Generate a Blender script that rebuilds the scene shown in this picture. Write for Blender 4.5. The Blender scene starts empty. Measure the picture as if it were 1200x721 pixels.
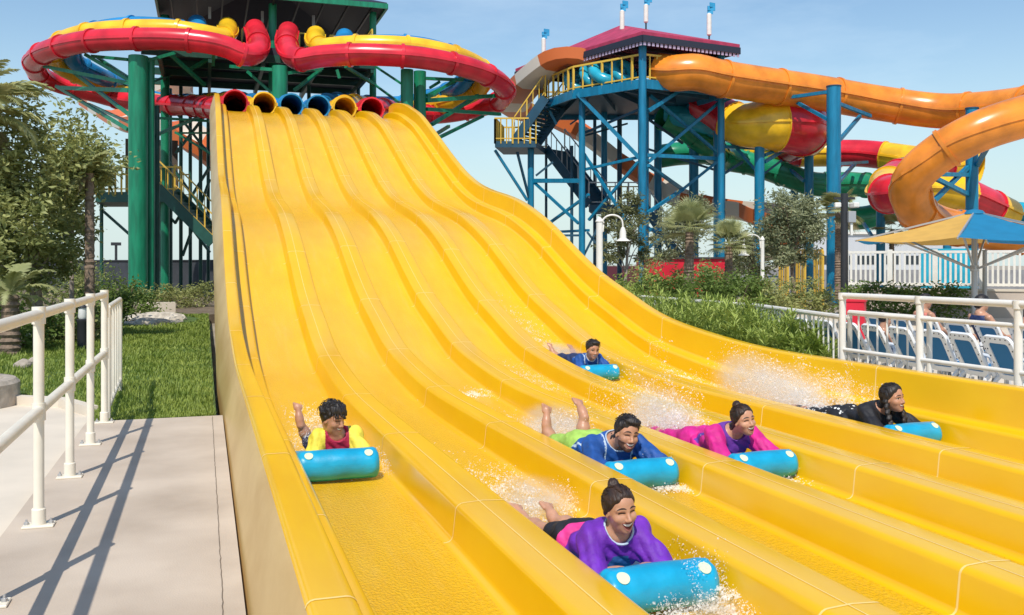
import bpy, math, random
import numpy as np
from mathutils import Vector, Matrix, Euler

random.seed(7)
RNG = np.random.default_rng(11)
SC = bpy.context.scene
COL = SC.collection
PI = math.pi

# ------------------------------------------------------------------ camera frame
FPX, HORIZON, CAMH = 1100.0, 310.0, 1.36
PSI = math.atan(360.0 / FPX)
FWD = Vector((math.sin(PSI), math.cos(PSI), 0))
RGT = Vector((math.cos(PSI), -math.sin(PSI), 0))

def P(px, py, d):
    """point seen at photo pixel (px,py) at depth d metres"""
    return Vector((0, 0, CAMH)) + FWD * d + RGT * ((px - 600) / FPX * d) + Vector((0, 0, (HORIZON - py) / FPX * d))

def G(px, d, z=0.0):
    v = P(px, HORIZON, d); v.z = z
    return v

# ------------------------------------------------------------------ materials
def new_mat(name):
    m = bpy.data.materials.new(name); m.use_nodes = True
    nt = m.node_tree
    return m, nt, nt.nodes['Principled BSDF']

def mat(name, col, rough=0.5, var=0.0, vscale=3.0, bump=0.0, bscale=20.0, metal=0.0, spec=0.5, coat=0.0,
        col2=None, dist=0.01, transl=0.0, detail=4.0, sss=0.0, c2pos=(0.35, 0.65), stretch=None):
    m, nt, b = new_mat(name)
    N, L = nt.nodes, nt.links
    b.inputs['Roughness'].default_value = rough
    b.inputs['Metallic'].default_value = metal
    b.inputs['Specular IOR Level'].default_value = spec
    b.inputs['Coat Weight'].default_value = coat
    b.inputs['Base Color'].default_value = (*col, 1)
    if sss:
        b.inputs['Subsurface Weight'].default_value = sss
        b.inputs['Subsurface Radius'].default_value = (0.012, 0.005, 0.003)
    tc = N.new('ShaderNodeTexCoord')
    src = tc.outputs['Object']
    if stretch:
        mp = N.new('ShaderNodeMapping'); mp.inputs['Scale'].default_value = stretch
        L.new(src, mp.inputs['Vector']); src = mp.outputs['Vector']
    if var or col2:
        n = N.new('ShaderNodeTexNoise'); n.inputs['Scale'].default_value = vscale; n.inputs['Detail'].default_value = detail
        L.new(src, n.inputs['Vector'])
        r = N.new('ShaderNodeValToRGB')
        r.color_ramp.elements[0].position, r.color_ramp.elements[1].position = c2pos
        if col2:
            r.color_ramp.elements[0].color = (*col, 1); r.color_ramp.elements[1].color = (*col2, 1)
        else:
            r.color_ramp.elements[0].color = (*[c * (1 - var) for c in col], 1)
            r.color_ramp.elements[1].color = (*[min(1, c * (1 + var)) for c in col], 1)
        L.new(n.outputs['Fac'], r.inputs['Fac']); L.new(r.outputs['Color'], b.inputs['Base Color'])
    if bump:
        n2 = N.new('ShaderNodeTexNoise'); n2.inputs['Scale'].default_value = bscale; n2.inputs['Detail'].default_value = 3
        L.new(src, n2.inputs['Vector'])
        bp = N.new('ShaderNodeBump'); bp.inputs['Strength'].default_value = bump; bp.inputs['Distance'].default_value = dist
        L.new(n2.outputs['Fac'], bp.inputs['Height']); L.new(bp.outputs['Normal'], b.inputs['Normal'])
    if transl:
        t = N.new('ShaderNodeBsdfTranslucent'); mx = N.new('ShaderNodeMixShader'); mx.inputs[0].default_value = transl
        t.inputs['Color'].default_value = (*[min(1, c * 1.6) for c in col], 1)
        if var or col2: L.new(r.outputs['Color'], t.inputs['Color'])
        L.new(b.outputs[0], mx.inputs[1]); L.new(t.outputs[0], mx.inputs[2])
        L.new(mx.outputs[0], N['Material Output'].inputs['Surface'])
    return m

# ------------------------------------------------------------------ objects
def wloc(o):
    v = Vector((0, 0, 0))
    while o is not None:
        v += o.location; o = o.parent
    return v

def tag(o, label=None, cat=None, group=None, kind=None):
    if label: o['label'] = label
    if cat: o['category'] = cat
    if group: o['group'] = group
    if kind: o['kind'] = kind
    return o

def empty(name, loc=(0, 0, 0), label=None, cat=None, group=None, rz=0):
    o = bpy.data.objects.new(name, None); COL.objects.link(o)
    o.location = loc; o.rotation_euler = (0, 0, rz); o.empty_display_size = 0.2
    return tag(o, label, cat, group)

def mesh_obj(name, V, Fc, mats, parent=None, smooth=True, mi=None, local=False, base=None, sharp=None):
    """V: Nx3 world coordinates (local if local=True), Fc: list / array of faces"""
    V = np.asarray(V, dtype=np.float64).reshape(-1, 3)
    me = bpy.data.meshes.new(name)
    if parent is not None and not local:
        V = V - np.array(wloc(parent))
    if parent is None and base is not None:
        V = V - np.array(base)
    if isinstance(Fc, np.ndarray):
        n, k = Fc.shape
        me.vertices.add(len(V)); me.vertices.foreach_set('co', V.ravel())
        me.loops.add(n * k); me.loops.foreach_set('vertex_index', Fc.ravel().astype(np.int32))
        me.polygons.add(n); me.polygons.foreach_set('loop_start', np.arange(0, n * k, k, dtype=np.int32))
        me.update(calc_edges=True)
    else:
        me.from_pydata([tuple(v) for v in V], [], Fc)
    if not isinstance(mats, (list, tuple)): mats = [mats]
    for m in mats: me.materials.append(m)
    if mi is not None: me.polygons.foreach_set('material_index', np.asarray(mi, dtype=np.int32))
    me.polygons.foreach_set('use_smooth', np.full(len(me.polygons), bool(smooth)))
    me.validate(); me.update()
    if smooth and sharp:
        me.set_sharp_from_angle(angle=math.radians(sharp))
    o = bpy.data.objects.new(name, me); COL.objects.link(o)
    if parent is not None: o.parent = parent
    elif base is not None: o.location = base
    return o

def copy_tree(o, parent=None):
    c = o.copy(); COL.objects.link(c)
    if parent is not None: c.parent = parent
    for ch in list(o.children): copy_tree(ch, c)
    return c

def catmull(pts, n=8, closed=False):
    pts = [Vector(p) for p in pts]; out = []
    m = len(pts)
    for i in range(m - (0 if closed else 1)):
        if closed: a, b, c, d = (pts[(i + k - 1) % m] for k in range(4))
        else:
            b, c = pts[i], pts[i + 1]
            a = pts[i - 1] if i else b * 2 - c
            d = pts[i + 2] if i + 2 < m else c * 2 - b
        for k in range(n):
            t = k / n
            out.append(0.5 * ((2 * b) + (c - a) * t + (2 * a - 5 * b + 4 * c - d) * t * t + (3 * b - a - 3 * c + d) * t ** 3))
    if not closed: out.append(pts[-1])
    return out

def resample(path, step):
    L = [0.0]
    for a, b in zip(path, path[1:]): L.append(L[-1] + (b - a).length)
    n = max(2, int(round(L[-1] / step)))
    out, j = [], 0
    for i in range(n + 1):
        s = L[-1] * i / n
        while j < len(path) - 2 and L[j + 1] < s: j += 1
        t = (s - L[j]) / max(1e-9, L[j + 1] - L[j])
        out.append(path[j].lerp(path[j + 1], min(1, max(0, t))))
    return out

def frames(path, up=Vector((0, 0, 1))):
    fr = []
    n = len(path)
    for i, p in enumerate(path):
        t = (path[min(i + 1, n - 1)] - path[max(i - 1, 0)]).normalized()
        r = t.cross(up)
        if r.length < 1e-3: r = t.cross(Vector((0, 1, 0)))
        r.normalize(); u = r.cross(t).normalized()
        fr.append((p, t, r, u))
    return fr

class MB:
    def __init__(s): s.v, s.f, s.m = [], [], []
    def add(s, vs, fs, m=0):
        o = len(s.v); s.v += [tuple(v) for v in vs]
        for f in fs: s.f.append([i + o for i in f]); s.m.append(m)
        return s
    def box(s, c, size, rot=None, m=0, bev=0.0):
        c = Vector(c); x, y, z = (k / 2 for k in size)
        if bev:
            b = bev; pts = []
            # bevelled box via 24 points
            for sx in (-1, 1):
                for sy in (-1, 1):
                    for sz in (-1, 1):
                        pts += [Vector((sx * x, sy * (y - b), sz * (z - b))), Vector((sx * (x - b), sy * y, sz * (z - b))), Vector((sx * (x - b), sy * (y - b), sz * z))]
            import bmesh
            bm = bmesh.new()
            for p in pts: bm.verts.new(p)
            r = bmesh.ops.convex_hull(bm, input=bm.verts)
            bm.verts.ensure_lookup_table(); bm.verts.index_update()
            vs = [v.co.copy() for v in bm.verts]; fs = [[v.index for v in f.verts] for f in bm.faces]; bm.free()
        else:
            vs = [Vector((sx * x, sy * y, sz * z)) for sx in (-1, 1) for sy in (-1, 1) for sz in (-1, 1)]
            fs = [[0, 1, 3, 2], [4, 6, 7, 5], [0, 4, 5, 1], [2, 3, 7, 6], [0, 2, 6, 4], [1, 5, 7, 3]]
        if rot is not None: vs = [rot @ v for v in vs]
        return s.add([v + c for v in vs], fs, m)
    def beam(s, p, q, w, h=None, m=0, up=Vector((0, 0, 1))):
        p, q = Vector(p), Vector(q); h = h or w
        t = (q - p).normalized(); r = t.cross(up)
        if r.length < 1e-3: r = t.cross(Vector((0, 1, 0)))
        r.normalize(); u = r.cross(t)
        vs = [a + r * (i * w / 2) + u * (j * h / 2) for a in (p, q) for i, j in ((-1, -1), (1, -1), (1, 1), (-1, 1))]
        return s.add(vs, [[0, 3, 2, 1], [4, 5, 6, 7], [0, 1, 5, 4], [1, 2, 6, 5], [2, 3, 7, 6], [3, 0, 4, 7]], m)
    def tube(s, path, r, seg=10, caps=True, m=0):
        path = [Vector(p) for p in path]; fr = frames(path); o = len(s.v); n = len(path)
        for i, (p, t, rt, u) in enumerate(fr):
            rr = r[i] if isinstance(r, (list, tuple)) else (r(i / (n - 1)) if callable(r) else r)
            for k in range(seg):
                a = 2 * PI * k / seg
                s.v.append(tuple(p + rt * (math.cos(a) * rr) + u * (math.sin(a) * rr)))
        for i in range(n - 1):
            for k in range(seg):
                k2 = (k + 1) % seg
                s.f.append([o + i * seg + k, o + i * seg + k2, o + (i + 1) * seg + k2, o + (i + 1) * seg + k]); s.m.append(m)
        if caps:
            s.f.append([o + k for k in range(seg)][::-1]); s.m.append(m)
            s.f.append([o + (n - 1) * seg + k for k in range(seg)]); s.m.append(m)
        return s
    def lathe(s, c, prof, seg=16, m=0):
        """prof: list of (r,z) from bottom to top"""
        c = Vector(c); o = len(s.v); n = len(prof)
        for r, z in prof:
            for k in range(seg):
                a = 2 * PI * k / seg
                s.v.append(tuple(c + Vector((math.cos(a) * r, math.sin(a) * r, z))))
        for i in range(n - 1):
            for k in range(seg):
                k2 = (k + 1) % seg
                s.f.append([o + i * seg + k, o + i * seg + k2, o + (i + 1) * seg + k2, o + (i + 1) * seg + k]); s.m.append(m)
        s.f.append([o + k for k in range(seg)][::-1]); s.m.append(m)
        s.f.append([o + (n - 1) * seg + k for k in range(seg)]); s.m.append(m)
        return s
    def prism(s, poly, z0, z1, m=0):
        n = len(poly)
        vs = [(x, y, z0) for x, y in poly] + [(x, y, z1) for x, y in poly]
        fs = [list(range(n))[::-1], [n + i for i in range(n)]] + [[i, (i + 1) % n, n + (i + 1) % n, n + i] for i in range(n)]
        return s.add(vs, fs, m)
    def sweep(s, prof, path, closed=True, caps=True, m=0, mfun=None, up=Vector((0, 0, 1))):
        fr = frames(path, up); o = len(s.v); k = len(prof); n = len(path)
        for p, t, r, u in fr:
            for a, b in prof: s.v.append(tuple(p + r * a + u * b))
        for i in range(n - 1):
            mm = mfun(i) if mfun else m
            for j in range(k if closed else k - 1):
                j2 = (j + 1) % k
                s.f.append([o + i * k + j, o + i * k + j2, o + (i + 1) * k + j2, o + (i + 1) * k + j]); s.m.append(mm)
        if caps and closed:
            s.f.append([o + j for j in range(k)][::-1]); s.m.append(mfun(0) if mfun else m)
            s.f.append([o + (n - 1) * k + j for j in range(k)]); s.m.append(mfun(n - 2) if mfun else m)
        return s
    def build(s, name, mats, parent=None, smooth=False, local=False, base=None, sharp=35):
        if base == 'auto':
            a = np.array(s.v); base = Vector((a[:, 0].mean(), a[:, 1].mean(), a[:, 2].min()))
        return mesh_obj(name, s.v, s.f, mats, parent, smooth, s.m, local, base, sharp)

# ------------------------------------------------------------------ implicit surfaces (people, mats)
def smin(a, b, k):
    h = np.clip(0.5 + 0.5 * (b - a) / k, 0, 1)
    return b * (1 - h) + a * h - k * h * (1 - h)

def d_cap(p, a, b, ra, rb):
    a = np.asarray(a, np.float32); b = np.asarray(b, np.float32); ba = b - a
    pa = p - a; t = np.clip((pa @ ba) / max(1e-9, float(ba @ ba)), 0, 1)
    return np.linalg.norm(pa - t[..., None] * ba, axis=-1) - (ra + (rb - ra) * t)

def d_ell(p, c, r, R=None):
    q = p - np.asarray(c, np.float32)
    if R is not None: q = q @ np.asarray(R, np.float32)
    r = np.asarray(r, np.float32)
    k0 = np.linalg.norm(q / r, axis=-1); k1 = np.linalg.norm(q / (r * r), axis=-1) + 1e-9
    return k0 * (k0 - 1) / k1

class Sdf:
    """list of (op, function, bbox_min, bbox_max, k)"""
    def __init__(s): s.p = []
    def cap(s, a, b, ra, rb=None, k=0.02, op='add'):
        rb = ra if rb is None else rb; a = np.array(a, float); b = np.array(b, float); R = max(ra, rb)
        s.p.append((op, lambda p: d_cap(p, a, b, ra, rb), np.minimum(a, b) - R, np.maximum(a, b) + R, k)); return s
    def ell(s, c, r, k=0.02, op='add', R=None):
        c = np.array(c, float); m = max(r)
        s.p.append((op, lambda p: d_ell(p, c, r, R), c - m, c + m, k)); return s
    def chain(s, pts, rs, k=0.02):
        for i in range(len(pts) - 1): s.cap(pts[i], pts[i + 1], rs[i], rs[i + 1], k)
        return s
    def at(s, p):
        d = np.full(p.shape[:-1], 9.0, np.float32)
        for op, f, lo, hi, k in s.p:
            e = f(p)
            d = smin(d, e, k) if op == 'add' else -smin(-d, e, k)
        return d
    def grid(s, h, lo=None, hi=None):
        A = [q for q in s.p if q[0] == 'add']
        lo = np.min([q[2] for q in A], axis=0) - 4 * h if lo is None else np.array(lo)
        hi = np.max([q[3] for q in A], axis=0) + 4 * h if hi is None else np.array(hi)
        n = np.ceil((hi - lo) / h).astype(int) + 1
        ax = [np.float32(lo[i]) + np.float32(h) * np.arange(n[i], dtype=np.float32) for i in range(3)]
        D = np.full(tuple(n), 1.0, np.float32)
        for op, f, a, b, k in s.p:
            m = k * 1.3 + 3 * h
            i0 = np.maximum(0, np.floor((a - m - lo) / h).astype(int)); i1 = np.minimum(n, np.ceil((b + m - lo) / h).astype(int) + 1)
            if np.any(i1 <= i0): continue
            sl = tuple(slice(i0[i], i1[i]) for i in range(3))
            X = np.stack(np.meshgrid(*[ax[i][sl[i]] for i in range(3)], indexing='ij'), -1)
            e = f(X)
            D[sl] = smin(D[sl], e, k) if op == 'add' else -smin(-D[sl], e, k)
        return D, lo, h, ax

def surface_nets(D, lo, h):
    ins = D < 0
    nx, ny, nz = D.shape
    c = ins[:-1, :-1, :-1].astype(np.int8)
    cnt = np.zeros((nx - 1, ny - 1, nz - 1), np.int8)
    for i in (0, 1):
        for j in (0, 1):
            for k in (0, 1):
                cnt += ins[i:nx - 1 + i, j:ny - 1 + j, k:nz - 1 + k]
    act = (cnt > 0) & (cnt < 8)
    idx = np.full(act.shape, -1, np.int64); A = np.argwhere(act); idx[act] = np.arange(len(A))
    S = np.zeros((len(A), 3)); W = np.zeros(len(A))
    cor = [(i, j, k) for i in (0, 1) for j in (0, 1) for k in (0, 1)]
    for a in cor:
        for ax in range(3):
            if a[ax]: continue
            b = list(a); b[ax] = 1
            va = D[A[:, 0] + a[0], A[:, 1] + a[1], A[:, 2] + a[2]]; vb = D[A[:, 0] + b[0], A[:, 1] + b[1], A[:, 2] + b[2]]
            x = (va < 0) != (vb < 0)
            t = np.where(x, va / np.where(np.abs(va - vb) < 1e-12, 1, va - vb), 0)
            p = np.array(a, float)[None, :].repeat(len(A), 0); p[:, ax] += t
            S[x] += p[x]; W[x] += 1
    V = lo + h * (A + S / W[:, None])
    Q = []
    for ax in range(3):
        s0 = [slice(None)] * 3; s1 = [slice(None)] * 3; s0[ax] = slice(0, -1); s1[ax] = slice(1, None)
        a, b = ins[tuple(s0)], ins[tuple(s1)]
        e = np.argwhere(a != b)
        o = [k for k in range(3) if k != ax]
        ok = (e[:, o[0]] > 0) & (e[:, o[1]] > 0) & (e[:, o[0]] < D.shape[o[0]] - 1) & (e[:, o[1]] < D.shape[o[1]] - 1)
        e = e[ok]; fl = a[tuple(e.T)]
        q = []
        for du, dv in ((-1, -1), (0, -1), (0, 0), (-1, 0)):
            c = e.copy(); c[:, o[0]] += du; c[:, o[1]] += dv
            q.append(idx[tuple(c.T)])
        q = np.stack(q, 1)
        if ax == 1: fl = ~fl
        q[~fl] = q[~fl][:, ::-1]
        Q.append(q)
    Q = np.concatenate(Q)
    return V, Q

def sdf_mesh(name, sdf, h, mats, parent=None, post=None, mfun=None, smooth=True, lo=None, hi=None, base=None):
    D, l, h, ax = sdf.grid(h, lo, hi)
    if post is not None:
        X = np.stack(np.meshgrid(*ax, indexing='ij'), -1)
        D = post(D, X)
    D[0], D[-1] = 1, 1; D[:, 0], D[:, -1] = 1, 1; D[:, :, 0], D[:, :, -1] = 1, 1
    V, Q = surface_nets(D, l, h)
    mi = None
    if mfun is not None:
        cen = V[Q].mean(1); mi = mfun(cen)
    return mesh_obj(name, V, Q, mats, parent, smooth, mi, local=True, base=base)
# ------------------------------------------------------------------ render, camera, light
SC.render.engine = 'CYCLES'
SC.cycles.use_denoising = True
SC.cycles.max_bounces = 12
SC.cycles.diffuse_bounces = 5
SC.cycles.transmission_bounces = 8
SC.cycles.transparent_max_bounces = 12
SC.view_settings.view_transform = 'Standard'
SC.view_settings.look = 'None'
SC.view_settings.exposure = EXPOSURE = 0.0
cam = bpy.data.cameras.new('camera'); camo = bpy.data.objects.new('camera', cam); COL.objects.link(camo)
cam.sensor_width = 36; cam.lens = 36 * FPX / 1200
cam.shift_y = -(360.5 - HORIZON) / 1200
cam.clip_start = 0.05; cam.clip_end = 3000
camo.location = (0, 0, CAMH); camo.rotation_euler = (PI / 2, 0, -PSI)
SC.camera = camo

SUN = Vector((-0.36, -0.715, 1.1)).normalized()
sl = bpy.data.lights.new('sun', 'SUN'); so = bpy.data.objects.new('sun', sl); COL.objects.link(so)
sl.energy = 4.2; sl.angle = math.radians(0.5); sl.color = (1, 0.94, 0.85)
so.rotation_euler = SUN.to_track_quat('Z', 'Y').to_euler(); so.location = (-10, -20, 30)
w = bpy.data.worlds.new('World'); SC.world = w; w.use_nodes = True
nt = w.node_tree; bg = nt.nodes['Background']
sky = nt.nodes.new('ShaderNodeTexSky'); sky.sky_type = 'NISHITA'; sky.sun_disc = False
sky.sun_elevation = math.asin(SUN.z); sky.sun_rotation = math.atan2(SUN.x, SUN.y)
sky.air_density = 1.25; sky.dust_density = 0.25; sky.ozone_density = 1.5; sky.altitude = 0
bg.inputs['Strength'].default_value = 0.125
# thin streaks of high cloud
tc = nt.nodes.new('ShaderNodeTexCoord'); mp = nt.nodes.new('ShaderNodeMapping'); mp.inputs['Scale'].default_value = (1.2, 1.2, 4.5)
mp.inputs['Location'].default_value = (0.35, 0.1, 0.2)
nz = nt.nodes.new('ShaderNodeTexNoise'); nz.inputs['Scale'].default_value = 2.2; nz.inputs['Detail'].default_value = 7; nz.inputs['Roughness'].default_value = 0.6
rp = nt.nodes.new('ShaderNodeValToRGB'); rp.color_ramp.elements[0].position = 0.5; rp.color_ramp.elements[1].position = 0.85
rp.color_ramp.elements[0].color = (0, 0, 0, 1); rp.color_ramp.elements[1].color = (0.30, 0.30, 0.30, 1)
mx = nt.nodes.new('ShaderNodeMix'); mx.data_type = 'RGBA'
nt.links.new(tc.outputs['Generated'], mp.inputs['Vector']); nt.links.new(mp.outputs['Vector'], nz.inputs['Vector'])
nt.links.new(nz.outputs['Fac'], rp.inputs['Fac']); nt.links.new(rp.outputs['Color'], mx.inputs[0])
nt.links.new(sky.outputs['Color'], mx.inputs[6]); mx.inputs[7].default_value = (8.6, 9.0, 9.2, 1)
tn = nt.nodes.new('ShaderNodeMix'); tn.data_type = 'RGBA'; tn.blend_type = 'MULTIPLY'; tn.inputs[0].default_value = 1.0; tn.inputs[7].default_value = (0.96, 1.06, 1.12, 1)
sp = nt.nodes.new('ShaderNodeSeparateXYZ'); nt.links.new(tc.outputs['Generated'], sp.inputs[0])
mr = nt.nodes.new('ShaderNodeMapRange'); mr.interpolation_type = 'SMOOTHSTEP'; mr.inputs[1].default_value = -0.02; mr.inputs[2].default_value = 0.26; mr.inputs[3].default_value = 0.85; mr.inputs[4].default_value = 0.0
nt.links.new(sp.outputs['Z'], mr.inputs[0])
hz_ = nt.nodes.new('ShaderNodeMix'); hz_.data_type = 'RGBA'; nt.links.new(mr.outputs[0], hz_.inputs[0]); nt.links.new(mx.outputs[2], hz_.inputs[6]); hz_.inputs[7].default_value = (5.2, 5.9, 5.9, 1)
nt.links.new(hz_.outputs[2], tn.inputs[6]); nt.links.new(tn.outputs[2], bg.inputs['Color'])

# ------------------------------------------------------------------ shared materials
M = {}
M['ground'] = mat('sandy_ground', (0.36, 0.31, 0.24), 0.95, var=0.2, vscale=0.6)
M['concrete'] = mat('walkway_concrete', (0.42, 0.34, 0.262), 0.85, col2=(0.58, 0.485, 0.385), vscale=1.5, bump=0.35, bscale=110, dist=0.004, detail=12, c2pos=(0.28, 0.66))
M['concrete_pale'] = mat('plaza_concrete', (0.66, 0.58, 0.47), 0.85, var=0.07, vscale=1.7, bump=0.2, bscale=60, dist=0.004, detail=8)
M['stone'] = mat('kerb_stone', (0.42, 0.36, 0.29), 0.9, var=0.25, vscale=7, bump=0.6, bscale=25, dist=0.02)
M['rock'] = mat('pale_rock', (0.5, 0.45, 0.37), 0.9, var=0.25, vscale=9, bump=0.6, bscale=25, dist=0.02)
M['soil'] = mat('soil', (0.16, 0.12, 0.08), 0.95, var=0.3, vscale=4)
M['lawn'] = mat('lawn_soil', (0.07, 0.12, 0.02), 0.95, var=0.35, vscale=3)
M['white_paint'] = mat('white_paint', (0.78, 0.75, 0.68), 0.38, var=0.05, vscale=5)
M['cream_paint'] = mat('cream_paint', (0.78, 0.72, 0.60), 0.42, var=0.05, vscale=6)
M['green_steel'] = mat('green_steel', (0.005, 0.20, 0.10), 0.42, var=0.2, vscale=2.2, detail=8, stretch=(3, 3, 0.5))
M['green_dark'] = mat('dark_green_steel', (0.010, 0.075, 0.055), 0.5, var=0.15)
M['blue_steel'] = mat('blue_steel', (0.004, 0.18, 0.325), 0.42, var=0.18, vscale=2.2, detail=8, stretch=(3, 3, 0.5))
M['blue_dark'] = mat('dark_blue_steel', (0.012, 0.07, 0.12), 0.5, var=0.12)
M['yellow_rail'] = mat('yellow_rail', (0.72, 0.46, 0.06), 0.45)
M['navy'] = mat('navy_cladding', (0.02, 0.025, 0.045), 0.6)
M['dark'] = mat('dark_metal', (0.025, 0.026, 0.03), 0.5)
M['grey'] = mat('grey_metal', (0.42, 0.42, 0.42), 0.4, metal=0.3)
M['trunk'] = mat('bark', (0.22, 0.16, 0.115), 0.95, var=0.3, vscale=12, bump=0.8, bscale=30, dist=0.02)
M['trunk_pale'] = mat('pale_bark', (0.33, 0.27, 0.22), 0.95, var=0.3, vscale=12, bump=0.6, bscale=30, dist=0.02)
M['red_panel'] = mat('red_panel', (0.62, 0.012, 0.035), 0.5, var=0.1)
M['glass'] = mat('dark_glass', (0.03, 0.04, 0.05), 0.08)
M['dkwall'] = mat('dark_wall', (0.045, 0.05, 0.06), 0.8, var=0.2, vscale=1)

def sheet(name, poly, z0, z1, m, **kw):
    o = MB().prism(poly, z0, z1).build(name, m, **kw); o['kind'] = 'structure'; return o

# ------------------------------------------------------------------ ground
gb = MB().add([(-900, -300, -0.3), (900, -300, -0.3), (900, 1500, -0.3), (-900, 1500, -0.3)], [[0, 1, 2, 3]])
tag(gb.build('ground', M['ground']), kind='structure')
sheet('walkway', [(-0.97, -3), (0.152, -3), (0.152, 8.86), (-0.97, 8.86)], -0.3, 0.0, M['concrete'])
# pale plaza left of the railing, with a curved lawn edge
edge = [(-0.985, 8.86), (-1.0, 9.6), (-1.35, 10.3), (-2.0, 10.75), (-2.9, 11.0), (-3.6, 11.6), (-4.4, 13.0), (-6, 15.5), (-9, 18.5), (-14, 20)]
sheet('plaza', [(-0.985, -3)] + edge + [(-20, 20), (-20, -3)], -0.3, -0.06, M['concrete_pale'])
LAWN = [(0.10, 8.88), (0.10, 27.5), (-16, 29), (-14, 20.05), (-9, 18.55), (-6, 15.55), (-4.4, 13.05), (-3.6, 11.65), (-2.9, 11.05), (-2.0, 10.8), (-1.35, 10.35), (-0.99, 9.63), (-0.97, 8.88)]
sheet('lawn', LAWN, -0.3, -0.02, M['lawn'])
# kerb in pieces along the curve of the plaza
mb = MB()
for a, b in zip(edge[1:8], edge[2:9]):
    mb.beam((a[0], a[1], -0.03), (b[0], b[1], -0.03), 0.10, 0.12)
tag(mb.build('kerb', M['concrete_pale']), kind='structure')
sheet('pool_deck', [(6.12, -4), (30, -4), (30, 23.4), (7.6, 23.4), (8.3, 10.6), (6.12, 9.2)], -0.3, -0.05, M['concrete_pale'])
sheet('planting_bed', [(6.12, 9.25), (8.25, 10.65), (7.55, 23.4), (9, 48), (2, 60), (6.12, 30)], -0.3, -0.07, M['soil'])
sheet('service_ground', [(-16, 29.1), (0.1, 27.6), (6.1, 31), (5, 60), (-30, 60)], -0.3, -0.04, M['soil'])
# ------------------------------------------------------------------ the six-lane mat slide
XR = 5.95
pix = [(460,120),(473,121.6),(490,133),(506.6,155),(523,178),(540,200),(556.5,215),(573,223),(590,228),(606.5,235),(623,246.5),(640,260.5),(656,278),(673,296),(690,313),(707,327),(730,342),(757,363),(785,377),(850,398),(900,410),(1023,429),(1200,452.5)]
prof = []
for x_, y_ in pix:
    d_ = FPX * XR / (math.cos(PSI) * (x_ - 240)); prof.append(((d_ - XR * math.sin(PSI)) / math.cos(PSI), CAMH + (310 - y_) * d_ / FPX))
prof = prof[::-1]
py_ = np.array([p[0] for p in prof]); pz_ = np.array([p[1] for p in prof])
WALLH = 0.53
yy = np.arange(-3.0, 31.65, 0.1)
zz = np.interp(yy, py_, pz_)
# flat crest and flat run-out
zz = np.where(yy < 8.0, np.interp(8.0, py_, pz_), zz)
crest = pz_[-1] - 0.05
zz = np.where(yy > py_[-1], crest + 0.02, zz)
for _ in range(5):
    k = np.array([1, 2, 3, 4, 3, 2, 1.]); k /= k.sum()
    zz = np.convolve(np.pad(zz, 3, mode='edge'), k, mode='valid')
FY, FZ = yy, zz - WALLH
ZF0 = float(FZ[0])
def floor_z(y): return float(np.interp(y, FY, FZ))
def floor_slope(y): return (floor_z(y + 0.25) - floor_z(y - 0.25)) / 0.5

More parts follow.
